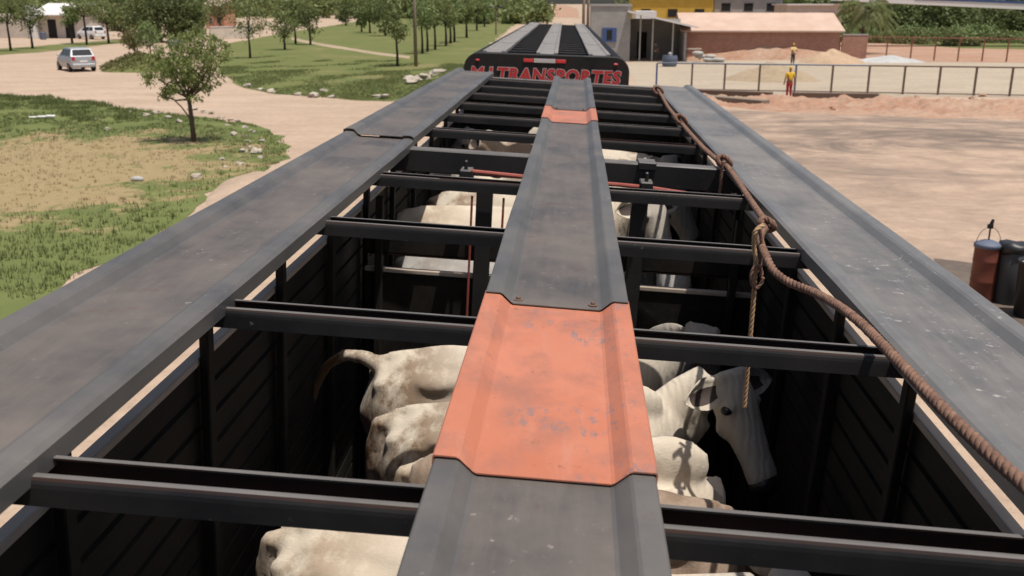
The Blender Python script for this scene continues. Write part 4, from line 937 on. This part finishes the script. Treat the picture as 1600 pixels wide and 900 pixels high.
# ------------------------------------------------------------------ cars
def make_car(label, paint, loc, rz, sc_=1.0):
    t = thing('parked_car' if paint == 'carwhite' else 'car', label, 'car', loc, rz)
    # x forward, rear at -1.95
    st = [(-1.92, .45, .80, .72), (-1.90, .30, 1.00, .78), (-1.6, .26, 1.02, .82), (-.9, .25, 1.0, .84), (0, .25, .98, .85), (.9, .26, .96, .84), (1.5, .28, .86, .80), (1.85, .32, .72, .72), (1.95, .42, .62, .60)]
    bm = bmesh.new(); rows = []
    for x, z0, z1, hw in st:
        zm = (z0+z1)/2; rows.append([bm.verts.new(p) for p in ((x, -hw*.9, z0), (x, -hw, zm-.1), (x, -hw*.99, zm+.12), (x, -hw*.92, z1), (x, hw*.92, z1), (x, hw*.99, zm+.12), (x, hw, zm-.1), (x, hw*.9, z0))])
    for i in range(len(rows)-1):
        for k in range(8): bm.faces.new((rows[i][k], rows[i][(k+1) % 8], rows[i+1][(k+1) % 8], rows[i+1][k]))
    bm.faces.new(rows[0]); bm.faces.new(rows[-1])
    # cabin
    cab = [(-1.84, 1.0, .72), (-1.55, 1.46, .60), (-.9, 1.53, .60), (.1, 1.50, .60), (.95, .96, .70)]
    rr_ = [[bm.verts.new((x, -w_, z)), bm.verts.new((x, w_, z))] for x, z, w_ in cab]; lo = [[bm.verts.new((x, -.76, .97)), bm.verts.new((x, .76, .97))] for x, z, w_ in cab]
    for i in range(4):
        bm.faces.new((rr_[i][0], rr_[i][1], rr_[i+1][1], rr_[i+1][0])); bm.faces.new((rr_[i][0], rr_[i+1][0], lo[i+1][0], lo[i][0])); bm.faces.new((rr_[i][1], lo[i][1], lo[i+1][1], rr_[i+1][1]))
    bmesh.ops.recalc_face_normals(bm, faces=bm.faces[:])
    b = mesh('body', bm, paint, t, bevel=.025)
    def pan(name, pts, m, th=.012):
        bm = bmesh.new(); v = [Vector(p) for p in pts]; n = (v[1]-v[0]).cross(v[2]-v[0]).normalized()
        f = bm.faces.new([bm.verts.new(p+n*th) for p in v]); r_ = bmesh.ops.extrude_face_region(bm, geom=[f]); bmesh.ops.translate(bm, vec=-n*th*1.5, verts=[e for e in r_['geom'] if isinstance(e, bmesh.types.BMVert)]); bmesh.ops.recalc_face_normals(bm, faces=bm.faces[:])
        return mesh(name, bm, m, t)
    pan('rear_window', [(-1.82, .62, 1.06), (-1.82, -.62, 1.06), (-1.60, -.54, 1.41), (-1.60, .54, 1.41)][::-1], 'glass', .02)
    pan('windscreen', [(.85, -.62, 1.03), (.85, .62, 1.03), (.2, .55, 1.44), (.2, -.55, 1.44)], 'glass', .02)
    for s in (-1, 1):
        for a, c, d, e in ((-1.55, -.85, -.85, -1.45), (-.78, 0.0, -.08, -.78), (.06, .72, .16, .0)):
            pts = [(a, s*.755, 1.02), (c, s*.755, 1.02), (d, s*.625, 1.42), (e, s*.625, 1.42)]; pan('side_window', pts if s < 0 else pts[::-1], 'glass', .018)
        pan('tail_light', [(-1.915, s*.72, .74), (-1.915, s*.52, .74), (-1.90, s*.52, .98), (-1.90, s*.72, .98)][::s], 'redlens', .02)
        bm = bmesh.new(); box(bm, .55, .68, *sorted((s*.80, s*.98)), .98, 1.08); mesh('mirror', bm, paint, t, bevel=.02)
        for x in (-1.25, 1.25):
            bm = bmesh.new(); lathe(bm, [(.18, -.1), (.28, -.1), (.30, -.07), (.30, .07), (.28, .1), (.18, .1)], 18); bmesh.ops.rotate(bm, cent=(0, 0, 0), matrix=Matrix.Rotation(R(90), 3, 'X'), verts=bm.verts[:]); wh = mesh('wheel', bm, 'tyre', t, loc=(x, s*.74, .30))
            bm = bmesh.new(); lathe(bm, [(.19, -.06), (.19, .105), (.05, .11)], 14); bmesh.ops.rotate(bm, cent=(0, 0, 0), matrix=Matrix.Rotation(R(-90*s), 3, 'X'), verts=bm.verts[:]); mesh('rim', bm, 'ring', wh)
    bm = bmesh.new(); box(bm, -1.97, -1.90, -.7, .7, .34, .52); mesh('bumper', bm, paint, t, bevel=.02)
    bm = bmesh.new(); box(bm, -1.945, -1.92, -.24, .24, .62, .73); mesh('number_plate', bm, 'white', t)
    t.scale = (sc_,)*3; return t
make_car('silver hatchback driving away on the pale dirt road at the left', 'silver', at(120, 110), R(132), 1.16)
make_car('white car parked beside the workshop behind the roadside trees', 'carwhite', at(143, 61), R(150), 1.2)

# ------------------------------------------------------------------ buildings
def wbox(name, m, p, *a, b=0): return mesh(name, boxm(*a), m, p, bevel=b)
def building(label, x0, x1, y0, depth, h, wallm, roofm=None, wins=(), doors=(), name='building', winm='void', rz=0, over=.3, roof_h=0, cat='building', framem=None, base=None):
    t = thing(name, label, cat, ((x0+x1)/2, y0, 0), rz); W = (x1-x0)/2
    wbox('wall', wallm, t, -W, W, 0, depth, 0, h)
    if roofm:
        if roof_h:
            bm = bmesh.new(); pr = [(-over, h-.02), (-over, h+.12), (depth/2, h+roof_h+.12), (depth+over, h+.12), (depth+over, h-.02), (depth/2, h+roof_h)]
            r0 = [bm.verts.new((-W-over, y, z)) for y, z in pr]; r1 = [bm.verts.new((W+over, y, z)) for y, z in pr]
            for i in range(6): bm.faces.new((r0[i], r0[(i+1) % 6], r1[(i+1) % 6], r1[i]))
            bm.faces.new(r0[::-1]); bm.faces.new(r1); bmesh.ops.recalc_face_normals(bm, faces=bm.faces[:]); mesh('roof', bm, roofm, t)
            wbox('gable', wallm, t, -W+.02, W-.02, depth/2-1, depth/2+1, h, h+roof_h*.75)
        else: wbox('roof', roofm, t, -W-over, W+over, -over, depth+over, h+.003, h+.18)
    for a, b, z0, z1 in wins:
        wn = wbox('window', framem or 'greywall', t, a-.08, b+.08, -.05, -.003, z0-.08, z1+.08); wbox('pane', winm, wn, a, b, -.07, -.052, z0, z1)
    for a, b, z0, z1 in doors: wbox('door', 'void', t, a, b, -.03, -.003, z0, z1)
    return t
# grey block house with lean-to shed
g0, g1_ = at(922, 96), at(983, 96); s = zc(g0)/1500
bx0, bx1, by_ = g0.x, g1_.x, g0.y
h = 5.0-.25
gb = building('grey block building with a small blue-shuttered window right of the front trailer', bx0, bx1, by_, 7, 4.75, 'block', 'greywall', over=.08)
wq = lambda px: (px-952.5)*s
wn = wbox('window', 'blue', gb, wq(940), wq(962), -.09, -.003, (96-68)*s+.1, (96-47)*s+.1); wbox('pane', 'void', wn, wq(947), wq(955), -.11, -.092, (96-65)*s+.1, (96-50)*s+.1)
sh = thing('lean_to_shed', 'open dark lean-to with a sloping white roof edge beside the grey block building', 'shed', (bx1, by_, 0)); Ls = (1070-983)*s
wbox('back_wall', 'block', sh, 0.02, Ls, 6, 6.2, 0, 3.6); wbox('side_wall', 'block', sh, Ls-.2, Ls, .1, 5.98, 0, 2.5)
bm = bmesh.new(); z0, z1 = (96-22)*s, (96-46)*s
for (xa, za), (xb, zb) in (((-.3, z0), (Ls+.9, z1)),):
    v = [bm.verts.new(p) for p in ((xa, -.7, za), (xb, -.7, zb), (xb, 7, zb), (xa, 7, za), (xa, -.7, za+.16), (xb, -.7, zb+.16), (xb, 7, zb+.16), (xa, 7, za+.16))]
    for f in ((3, 2, 1, 0), (4, 5, 6, 7), (0, 1, 5, 4), (1, 2, 6, 5), (2, 3, 7, 6), (3, 0, 4, 7)): bm.faces.new([v[i] for i in f])
mesh('roof', bm, 'whiteroof', sh)
wbox('door', 'void', sh, 1.0, 1.9, 5.9, 5.97, 0, 2.4)
for x in (.9, 2.0, Ls-1.2): wbox('post', 'greywall', sh, x-.06, x+.06, .2, .32, 0, z0-(z0-z1)*(x+.3)/(Ls+1.2)-.02)
# long brick building
g0, g1_ = at(1068, 92), at(1305, 92); s = zc(g0)/1500; x0, x1, y0 = g0.x, g1_.x, g0.y
bb = building('long low red brick building with faded tile roof behind the yard', x0, x1, y0, 9, (92-51)*s, 'brick', 'tileroof', roof_h=1.55, over=.35)
bw = thing('brick_wall', 'lower brick wall continuing the long brick building towards the palm', 'wall', (x1+.36, y0+.4, 0)); wbox('wall', 'brick', bw, 0, 2.3, 0, .25, 0, (92-56)*s); wbox('coping', 'greywall', bw, -.0, 2.33, -.03, .28, (92-56)*s+.003, (92-56)*s+.1)
bp0, bp1 = at(1072, 91), at(1345, 90)
eb = mound('soil_bank', bp0.lerp(bp1, .5)+Vector((0, -1.6, 0)), (bp1-bp0).length*.52, 2.2, 1.5, 'redearth', 0, 11, n=60, label='long bank of orange soil heaped against the foot of the brick building', cat='soil bank')
# yellow house and others further back
def faraway(px0, px1, Y, h, depth, label, wallm, roofm=None, nw=3, zb=2.2, zt=3.4, roof_h=0, wm='void', framem=None):
    x0 = px_x(px0, Y); x1 = px_x(px1, Y); W = x1-x0
    wins = [(-W/2+W*(k+.5)/nw-.6, -W/2+W*(k+.5)/nw+.6, zb, zt) for k in range(nw)]
    return building(label, x0, x1, Y, depth, h, wallm, roofm, wins, winm=wm, roof_h=roof_h, framem=framem)
def px_x(px, Y): 
    d = fw*1500+rt*(px-800)-up*(20-450); return d.x*Y/d.y
faraway(988, 1114, 128, 6.2, 9, 'ochre yellow house with small dark windows behind the lean-to shed', 'yellow', 'greywall', 3, 3.3, 4.3, framem='yellow')
faraway(1116, 1222, 135, 6.0, 9, 'tall grey rendered house between the yellow house and the white-roofed house', 'greywall', 'greywall', 3, 4.0, 5.0)
faraway(1232, 1316, 122, 4.75, 9, 'white-roofed pale house behind the brick building next to the palm', 'cream', 'whiteroof', 2, 3.0, 3.9)
faraway(994, 1026, 112, 4.15, 6, 'small whitewashed block behind the lean-to roof', 'white', None, 0)
# workshop on the left
g0 = at(122, 60); s = zc(g0)/1500; Wp = lambda a: a*s
x1 = g0.x; x0 = at(-70, 62).x
wk = thing('workshop', 'pale workshop with white tiled roof, white pillar and dark door openings at the far left', 'building', (x1, g0.y, 0), R(-4)); LW = (122+70)*s
wbox('wall', 'cream', wk, -LW, 0, 0, 8, 0, 3.4)
bm = bmesh.new(); pr = [(-1.2, 3.25), (-1.2, 3.4), (4, 5.0), (9, 3.4), (9, 3.25), (4, 4.85)]; a0 = [bm.verts.new((-Wp(70), y, z)) for y, z in pr]; a1 = [bm.verts.new((.6, y, z)) for y, z in pr]
for i in range(6): bm.faces.new((a0[i], a0[(i+1) % 6], a1[(i+1) % 6], a1[i]))
bm.faces.new(a0[::-1]); bm.faces.new(a1); bmesh.ops.recalc_face_normals(bm, faces=bm.faces[:]); mesh('roof', bm, 'whiteroof', wk)
wbox('pillar', 'white', wk, -Wp(72), -Wp(61), -1.4, -.4, 0, 4.6, b=.03)
for a, b in ((-48, -34), (-19, -4)): wbox('door', 'void', wk, Wp(a), Wp(b), -.04, -.003, 0, 2.7)
wbox('window', 'void', wk, Wp(-150), Wp(-132), -.04, -.003, 1.2, 2.4)
bk = thing('barrel', 'blue barrel standing by the workshop pillar', 'barrel', at(68, 62)); bm = bmesh.new(); lathe(bm, [(.4, 0), (.42, .05), (.42, 1.0), (.38, 1.05), (.36, 1.04)], 14); mesh('drum', bm, 'bluegrey', bk)
# orange and pale houses between the trees
def small_house(px0, px1, py, h, label, wm, rm):
    a, b = at(px0, py), at(px1, py); W = (b-a).length
    return building(label, a.x, a.x+W, a.y, 7, h, wm, rm, [(-W/2+W*.2, -W/2+W*.35, 1, 2), (W/2-W*.35, W/2-W*.2, 1, 2)], roof_h=1.2)
small_house(322, 352, 44, 4.4, 'orange-walled house half hidden by trees left of the lawn', 'terracotta', 'tileroof')
small_house(415, 460, 26, 5.0, 'far house with reddish front above the lawn trees', 'terracotta', 'whiteroof')
small_house(196, 236, 25, 6.2, 'far house with a white roof above the trees at the left', 'cream', 'whiteroof')
a, b = at(330, 62), at(395, 60); pw = thing('garden_wall', 'low pale wall between the dark trees and the broad lawn-edge tree', 'wall', a, math.atan2(b.y-a.y, b.x-a.x)); wbox('wall', 'cream', pw, 0, (b-a).length, 0, .2, 0, 1.7); wbox('coping', 'whiteroof', pw, -.05, (b-a).length+.05, -.05, .25, 1.703, 1.8)
# ------------------------------------------------------------------ street furniture
def pole(px, py, h, r, label, m='wood', name='utility_pole', arm=True, loc=None):
    g = loc or at(px, py); t = thing(name, label, 'pole', g); bm = bmesh.new(); tube(bm, [(0, 0, -.2), (0, 0, h*.5), (0, 0, h)], [r*1.2, r, r*.8], 10); mesh('shaft', bm, m, t, smooth=True)
    if arm: wbox('crossarm', m, t, -.9, .9, -.06, .06, h-.6, h-.48)
    return t
pole(650, 104, 9, .13, 'tall brown wooden pole standing on the lawn beside the foremost tree')
pole(912, 60, 8.5, .16, 'left one of the two brown poles behind the front trailer', arm=False, loc=Vector((px_x(912, 105), 105, 0)))
pole(919, 60, 8.5, .16, 'right one of the two brown poles behind the front trailer', arm=False, loc=Vector((px_x(919, 106.5), 106.5, 0)))
g = at(775, 54); lp = thing('street_lamp', 'double-headed dark street lamp at the far edge of the lawn', 'street lamp', g); hl = zc(g)/1500*42
bm = bmesh.new(); tube(bm, [(0, 0, 0), (0, 0, hl)], [.12, .08], 8); mesh('shaft', bm, 'brownpost', lp)
for s_ in (-1, 1):
    bm = bmesh.new(); tube(bm, [(0, 0, hl-.2), (s_*.7, 0, hl-.15)], .05, 6); mesh('arm', bm, 'brownpost', lp); wbox('lamp_head', 'greybin', lp, *sorted((s_*.55, s_*1.2)), -.25, .25, hl-.2, hl+.1, b=.05)
g = at(276, 92); sg = thing('road_sign', 'blue and white road sign on posts behind the young verge tree', 'sign', g); s = zc(g)/1500
wbox('sign_face', 'bluegrey', sg, -12*s, 12*s, -.03, 0, 20*s, 30*s, b=.01); wbox('sign_face', 'white', sg, -11*s, 4*s, -.04, -.031, 26*s, 29*s)
for x in (-10*s, 10*s): wbox('post', 'greywall', sg, x-.04, x+.04, .003, .08, 0, 30*s)
# ------------------------------------------------------------------ yard fence
def fence(label, bases, h, m, tops, mrail=None, r=.05, bottom=True, name='yard_fence', group=None):
    t = thing(name, label, 'fence', bases[0]); o = bases[0]; L = [b-o for b in bases]
    for i, b in enumerate(L):
        mm = m[i] if isinstance(m, list) else m
        wbox('post', mm, t, b.x-r, b.x+r, b.y-r, b.y+r, -.1, h-.031)
    n = len(L)-1; split = tops if isinstance(tops, int) else n
    for a, b_, mm in ((0, split, mrail or m), (split, n, 'brownpost')):
        if a == b_ : continue
        bm = bmesh.new(); tube(bm, [L[k]+Vector((0, 0, h)) for k in range(a, b_+1)], .045, 6); mesh('rail', bm, mm, t)
    if bottom: bm = bmesh.new(); tube(bm, [b+Vector((0, -r-.03, .09)) for b in L], .03, 6); mesh('rail', bm, 'brownpost', t)
    return t
pxs = [1025, 1080, 1131, 1185, 1241, 1298, 1355, 1410, 1465, 1521, 1577, 1634, 1690]
A, B = at(1080, 141.5), at(1577, 150.5)
bases = []
for p in pxs:
    lo, hi = -1., 2.
    for _ in range(40):
        m_ = (lo+hi)/2; q_ = A+(B-A)*m_; X = 800+1500*((q_-cp).dot(rt))/zc(q_)
        if X < p: lo = m_
        else: hi = m_
    bases.append(A+(B-A)*m_)
fence('yard fence of thin posts with a blue then brown top rail across the right side', bases, 1.58, ['blue', 'brownpost', 'brownpost', 'brownpost', 'bluegrey']+['brownpost']*8, 6, 'bluegrey')
fb = [at(px, py) for px, py in ((1090, 92), (1128, 91.5), (1165, 91), (1203, 91), (1240, 91), (1275, 91), (1310, 92), (1345, 92.5), (1384, 93), (1422, 94), (1459, 95), (1496, 96), (1534, 96), (1572, 97), (1612, 98), (1650, 98))]
fence('rear fence of reddish posts in front of the brick building and the scrub', fb, 2.0, 'redpost', None, 'redpost', .05, False, name='post_fence')
# beams on the ground
def beam(p0, p1, w_, h_, label, m='wood', z=0):
    a, b = at(*p0), at(*p1); L = (b-a).length; t = mesh('timber', boxm(0, L, -w_/2, w_/2, .02+z, h_+z), m, loc=a, bevel=.02); t.rotation_euler.z = math.atan2(b.y-a.y, b.x-a.x); return tag(t, label, 'timber')
beam((1085, 150), (1206, 155), .5, .38, 'long brown timber lying furthest back, left of the man at the fence', 'brownpost')
beam((1095, 158), (1196, 167), .7, .34, 'grey-brown timber lying nearest the yard, left of the man at the fence')
beam((1238, 154), (1372, 156), .45, .34, 'dark timber lying along the fence right of the man', 'brownpost')
# tank, bags by the sheds
g = at(1046, 104); tk = thing('water_barrel', 'blue water barrel standing open in front of the lean-to shed', 'barrel', g); s = zc(g)/1500; bm = bmesh.new(); lathe(bm, [(10*s, 0), (11.5*s, 3*s), (12*s, 12*s), (11*s, 17*s), (10.5*s, 17*s), (10*s, 15*s)], 18); mesh('drum', bm, 'bluegrey', tk)
bm = bmesh.new(); lathe(bm, [(3*s, 16*s), (3*s, 20*s), (1*s, 22*s)], 8); mesh('tap', bm, 'greywall', tk)
g = at(1108, 97); mx = thing('cement_bags', 'grey pile of cement bags in front of the brick building', 'bags', g)
rnd = random.Random(9)
for k in range(7):
    bm = bmesh.new(); ellipsoid(bm, (rnd.uniform(-1.1, 1.1), rnd.uniform(-.3, .3), .2+.28*(k % 3)), (.5, .35, .2)); mesh('bag', bm, 'greywall', mx, smooth=True)
g = at(1083, 94); ch = thing('trestle', 'small pale wooden trestle at the left end of the brick building', 'trestle', g)
wbox('top', 'cream', ch, -.7, .7, -.2, .2, .95, 1.05)
for x in (-.6, .6):
    for y in (-.17, .17): wbox('leg', 'wood', ch, x-.04, x+.04, y-.04, y+.04, 0, .945)
# oil drums by the trailer
g = at(1531, 470); g.z = 0
dr = thing('oil_drum', 'rust-red drum with blue-grey lid, wire handle and a hand pump, right of the trailer', 'drum', g)
s = zc(g)/1500
bm = bmesh.new(); lathe(bm, [(.20, 0), (.205, .02), (.205, .36), (.212, .38), (.205, .40), (.205, .72), (.212, .74), (.205, .76), (.205, .98), (.21, 1.0)], 28); mesh('drum', bm, 'drumred', dr, smooth=True)
bm = bmesh.new(); lathe(bm, [(.222, .97), (.224, 1.03), (.20, 1.045), (.09, 1.09), (.04, 1.10)], 28); mesh('lid', bm, 'bluegrey', dr, smooth=True)
bm = bmesh.new(); tube(bm, [(.205*math.cos(a), 0, 1.02+.30*math.sin(a)) for a in [math.pi*k/14 for k in range(15)]], .006, 5); mesh('handle', bm, 'ring', dr)
bm = bmesh.new(); tube(bm, [(0, 0, 1.08), (0, 0, 1.28), (.01, 0, 1.4)], .014, 6); box(bm, -.045, .035, -.03, .03, 1.30, 1.37); tube(bm, [(.0, 0, 1.34), (.02, 0, 1.42), (.03, 0, 1.46)], [.035, .03, .02], 8); mesh('pump', bm, 'black', dr)
g2 = at(1578, 480); d2 = thing('oil_drum', 'black drum with a ragged dark cover behind the open bin at the right edge', 'drum', g2+Vector((.05, .25, 0)))
bm = bmesh.new(); lathe(bm, [(.22, 0), (.23, .02), (.23, .95), (.22, .97)], 24); mesh('drum', bm, 'greybin', d2, smooth=True)
bm = bmesh.new(); lathe(bm, [(.24, .90), (.27, .98), (.26, 1.06), (.18, 1.10), (.05, 1.09)], 18)
for v in bm.verts: v.co += Vector((0, 0, .05*noise.noise(v.co*7)))
mesh('cover', bm, 'drumblk', d2, smooth=True)
g3 = at(1606, 492); d3 = thing('waste_bin', 'open black bin with a pale rim at the right picture edge', 'bin', g3+Vector((-.02, -.1, 0)))
bm = bmesh.new(); lathe(bm, [(.21, 0), (.25, .02), (.28, .92), (.30, .93), (.30, .96), (.27, .96), (.24, .8), (.2, .1)], 24); mesh('drum', bm, 'drumblk', d3, smooth=True)
bm = bmesh.new(); lathe(bm, [(.262, .84), (.262, .90), (.05, .91)], 24); mesh('contents', bm, 'greywall', d3)
cb = mesh('crate', boxm(-.2, .2, -.2, .2, 0, .5), 'white', loc=g3+Vector((.18, -.75, 0)), bevel=.02); tag(cb, 'small white box at the right picture edge below the black bin', 'box')
sheet('oil_stain', [at(x, y) for x, y in ((1455, 420), (1490, 410), (1550, 412), (1680, 420), (1760, 470), (1700, 560), (1600, 600), (1500, 560))], .014, 'oily', .25, .5, 1.8)
# far shelter roof edge at top right
def shelter():
    Y = 121; x0 = px_x(1306, Y); t = thing('shelter_roof', 'pale sloping roof edge with a blue strip across the top right corner above the scrub', 'roof', (x0, Y, 0))
    bm = bmesh.new(); L = 34; za, zb, zc_ = 5.75, 5.15, 4.05
    v = [bm.verts.new(p) for p in ((0, 0, za-.45), (L, 0, zc_-.45+.1), (L, 3, zc_-.45+.1), (0, 3, za-.45), (0, 0, za-.1), (L, 0, zc_+.55), (L, 3, zc_+.55), (0, 3, za-.1))]
    for f in ((3, 2, 1, 0), (4, 5, 6, 7), (0, 1, 5, 4), (1, 2, 6, 5), (2, 3, 7, 6), (3, 0, 4, 7)): bm.faces.new([v[i] for i in f])
    mesh('fascia', bm, 'white', t)
    bm = bmesh.new(); v = [bm.verts.new(p) for p in ((9, -.05, za-.1-.23*1+.0), (L, -.05, zc_+.38), (L, -.003, zc_+.38), (9, -.003, za-.33), (9, -.05, za-.1), (L, -.05, zc_+.75), (L, -.003, zc_+.75), (9, -.003, za-.1))]
    for f in ((3, 2, 1, 0), (4, 5, 6, 7), (0, 1, 5, 4), (1, 2, 6, 5), (2, 3, 7, 6), (3, 0, 4, 7)): bm.faces.new([v[i] for i in f])
    mesh('stripe', bm, 'blue', t)
    for x in (.8, 33.5): wbox('post', 'brownpost', t, x-.1, x+.1, 3.1, 3.3, 0, za-(za-zc_)*x/L-.1)
shelter()

# ------------------------------------------------------------------ people
def person(label, loc, rz, H_, shirt, trousers, hair='black', arms='down', hat=None):
    t = thing('person', label, 'person', loc, rz); k = H_/1.72
    def sk(name, verts, edges, rad, m, par=t):
        me = bpy.data.meshes.new('t'); me.from_pydata([Vector(v)*k for v in verts], edges, []); o = bpy.data.objects.new('t', me); C.objects.link(o)
        o.modifiers.new('s', 'SKIN'); ss = o.modifiers.new('d', 'SUBSURF'); ss.levels = 2; ss.render_levels = 2
        for v, r_ in zip(me.skin_vertices[0].data, rad): v.radius = (r_*k, r_*k)
        me.skin_vertices[0].data[0].use_root = True
        m2 = bpy.data.meshes.new_from_object(o.evaluated_get(bpy.context.evaluated_depsgraph_get())); bpy.data.objects.remove(o)
        for p in m2.polygons: p.use_smooth = True
        m2.materials.clear(); m2.materials.append(M[m]); oo = bpy.data.objects.new(name, m2); C.objects.link(oo); oo.parent = par; return oo
    hand = (.30, .05, .82) if arms == 'down' else (.16, .38, 1.15); el = (.27, -.02, 1.08) if arms == 'down' else (.25, .12, 1.12)
    V = [(0, 0, .93), (0, 0, 1.12), (0, .01, 1.32), (0, 0, 1.45), (0, .01, 1.54), (0, .02, 1.66)]; Rr = [.14, .125, .15, .07, .06, .09]; E_ = [(0, 1), (1, 2), (2, 3), (3, 4), (4, 5)]
    for s_ in (-1, 1):
        b = len(V); V += [(s_*.19, 0, 1.38), (s_*el[0], el[1], el[2]), (s_*hand[0], hand[1], hand[2]), (s_*(hand[0]+.01), hand[1]+.03, hand[2]-.09)]; Rr += [.062, .045, .034, .035]; E_ += [(2, b), (b, b+1), (b+1, b+2), (b+2, b+3)]
        b = len(V); V += [(s_*.09, 0, .82), (s_*.10, .02, .48), (s_*.11, -.01, .09), (s_*.11, .12, .04)]; Rr += [.09, .062, .045, .04]; E_ += [(0, b), (b, b+1), (b+1, b+2), (b+2, b+3)]
    sk('body', V, E_, Rr, 'skin')
    V = [(0, 0, .92), (0, 0, 1.12), (0, .01, 1.33), (0, 0, 1.44)]; Rr = [.158, .145, .168, .078]; E_ = [(0, 1), (1, 2), (2, 3)]
    for s_ in (-1, 1): b = len(V); V += [(s_*.20, 0, 1.38), (s_*(el[0]+.0), el[1]*.9, el[2]+.05)]; Rr += [.076, .062]; E_ += [(2, b), (b, b+1)]
    sk('shirt', V, E_, Rr, shirt)
    V = [(0, 0, .95)]; Rr = [.152]; E_ = []
    for s_ in (-1, 1): b = len(V); V += [(s_*.095, 0, .82), (s_*.10, .02, .48), (s_*.11, -.01, .12)]; Rr += [.102, .078, .065]; E_ += [(0, b), (b, b+1), (b+1, b+2)]
    sk('trousers', V, E_, Rr, trousers)
    bm = bmesh.new(); ellipsoid(bm, (0, -.005*k, 1.685*k), (.085*k, .095*k, .085*k)); mesh('hair' if not hat else 'cap', bm, hat or hair, t, smooth=True)
    return t
person('person in a yellow shirt and red trousers standing at the yard fence', at(1232, 153), R(10), 1.66, 'yshirt', 'redcloth', hat='yshirt')
person('person in a pale yellow shirt and dark trousers working further back by the sand heaps', at(1238, 101), R(200), 1.72, 'pshirt', 'darkcloth', arms='out', hat='yshirt')
person('person in a dark shirt standing in the shade of the lean-to shed', at(1023, 96), R(180), 1.70, 'darkcloth', 'darkcloth')
g = at(841, 36); g = g+Vector((0, 0, 0))
person('person in a white shirt beside a motorcycle on the track beyond the front trailer', g+Vector((.35, 0, 0)), R(180), 1.75, 'whitecloth', 'darkcloth')
mc = thing('motorcycle', 'small dark motorcycle beside the person in white on the far track', 'motorcycle', g+Vector((-.5, .2, 0)), R(95))
for x in (-.62, .62):
    bm = bmesh.new(); tube(bm, [(.3*math.cos(a)+x, 0, .3+.3*math.sin(a)) for a in [2*math.pi*k/18 for k in range(19)]], .05, 6, False); mesh('wheel', bm, 'tyre', mc)
bm = bmesh.new(); tube(bm, [(-.62, 0, .3), (-.2, 0, .45), (.2, 0, .5), (.5, 0, .85), (.62, 0, .3)], .05, 6); mesh('frame', bm, 'black', mc)
bm = bmesh.new(); ellipsoid(bm, (.12, 0, .78), (.25, .13, .13)); mesh('tank', bm, 'redlens', mc, smooth=True)
bm = bmesh.new(); box(bm, -.65, -.1, -.12, .12, .72, .82); mesh('seat', bm, 'black', mc, bevel=.03)
bm = bmesh.new(); tube(bm, [(.4, -.35, 1.05), (.48, 0, .95), (.4, .35, 1.05)], .02, 6); mesh('handlebar', bm, 'ring', mc)
bpy.context.view_layer.update()
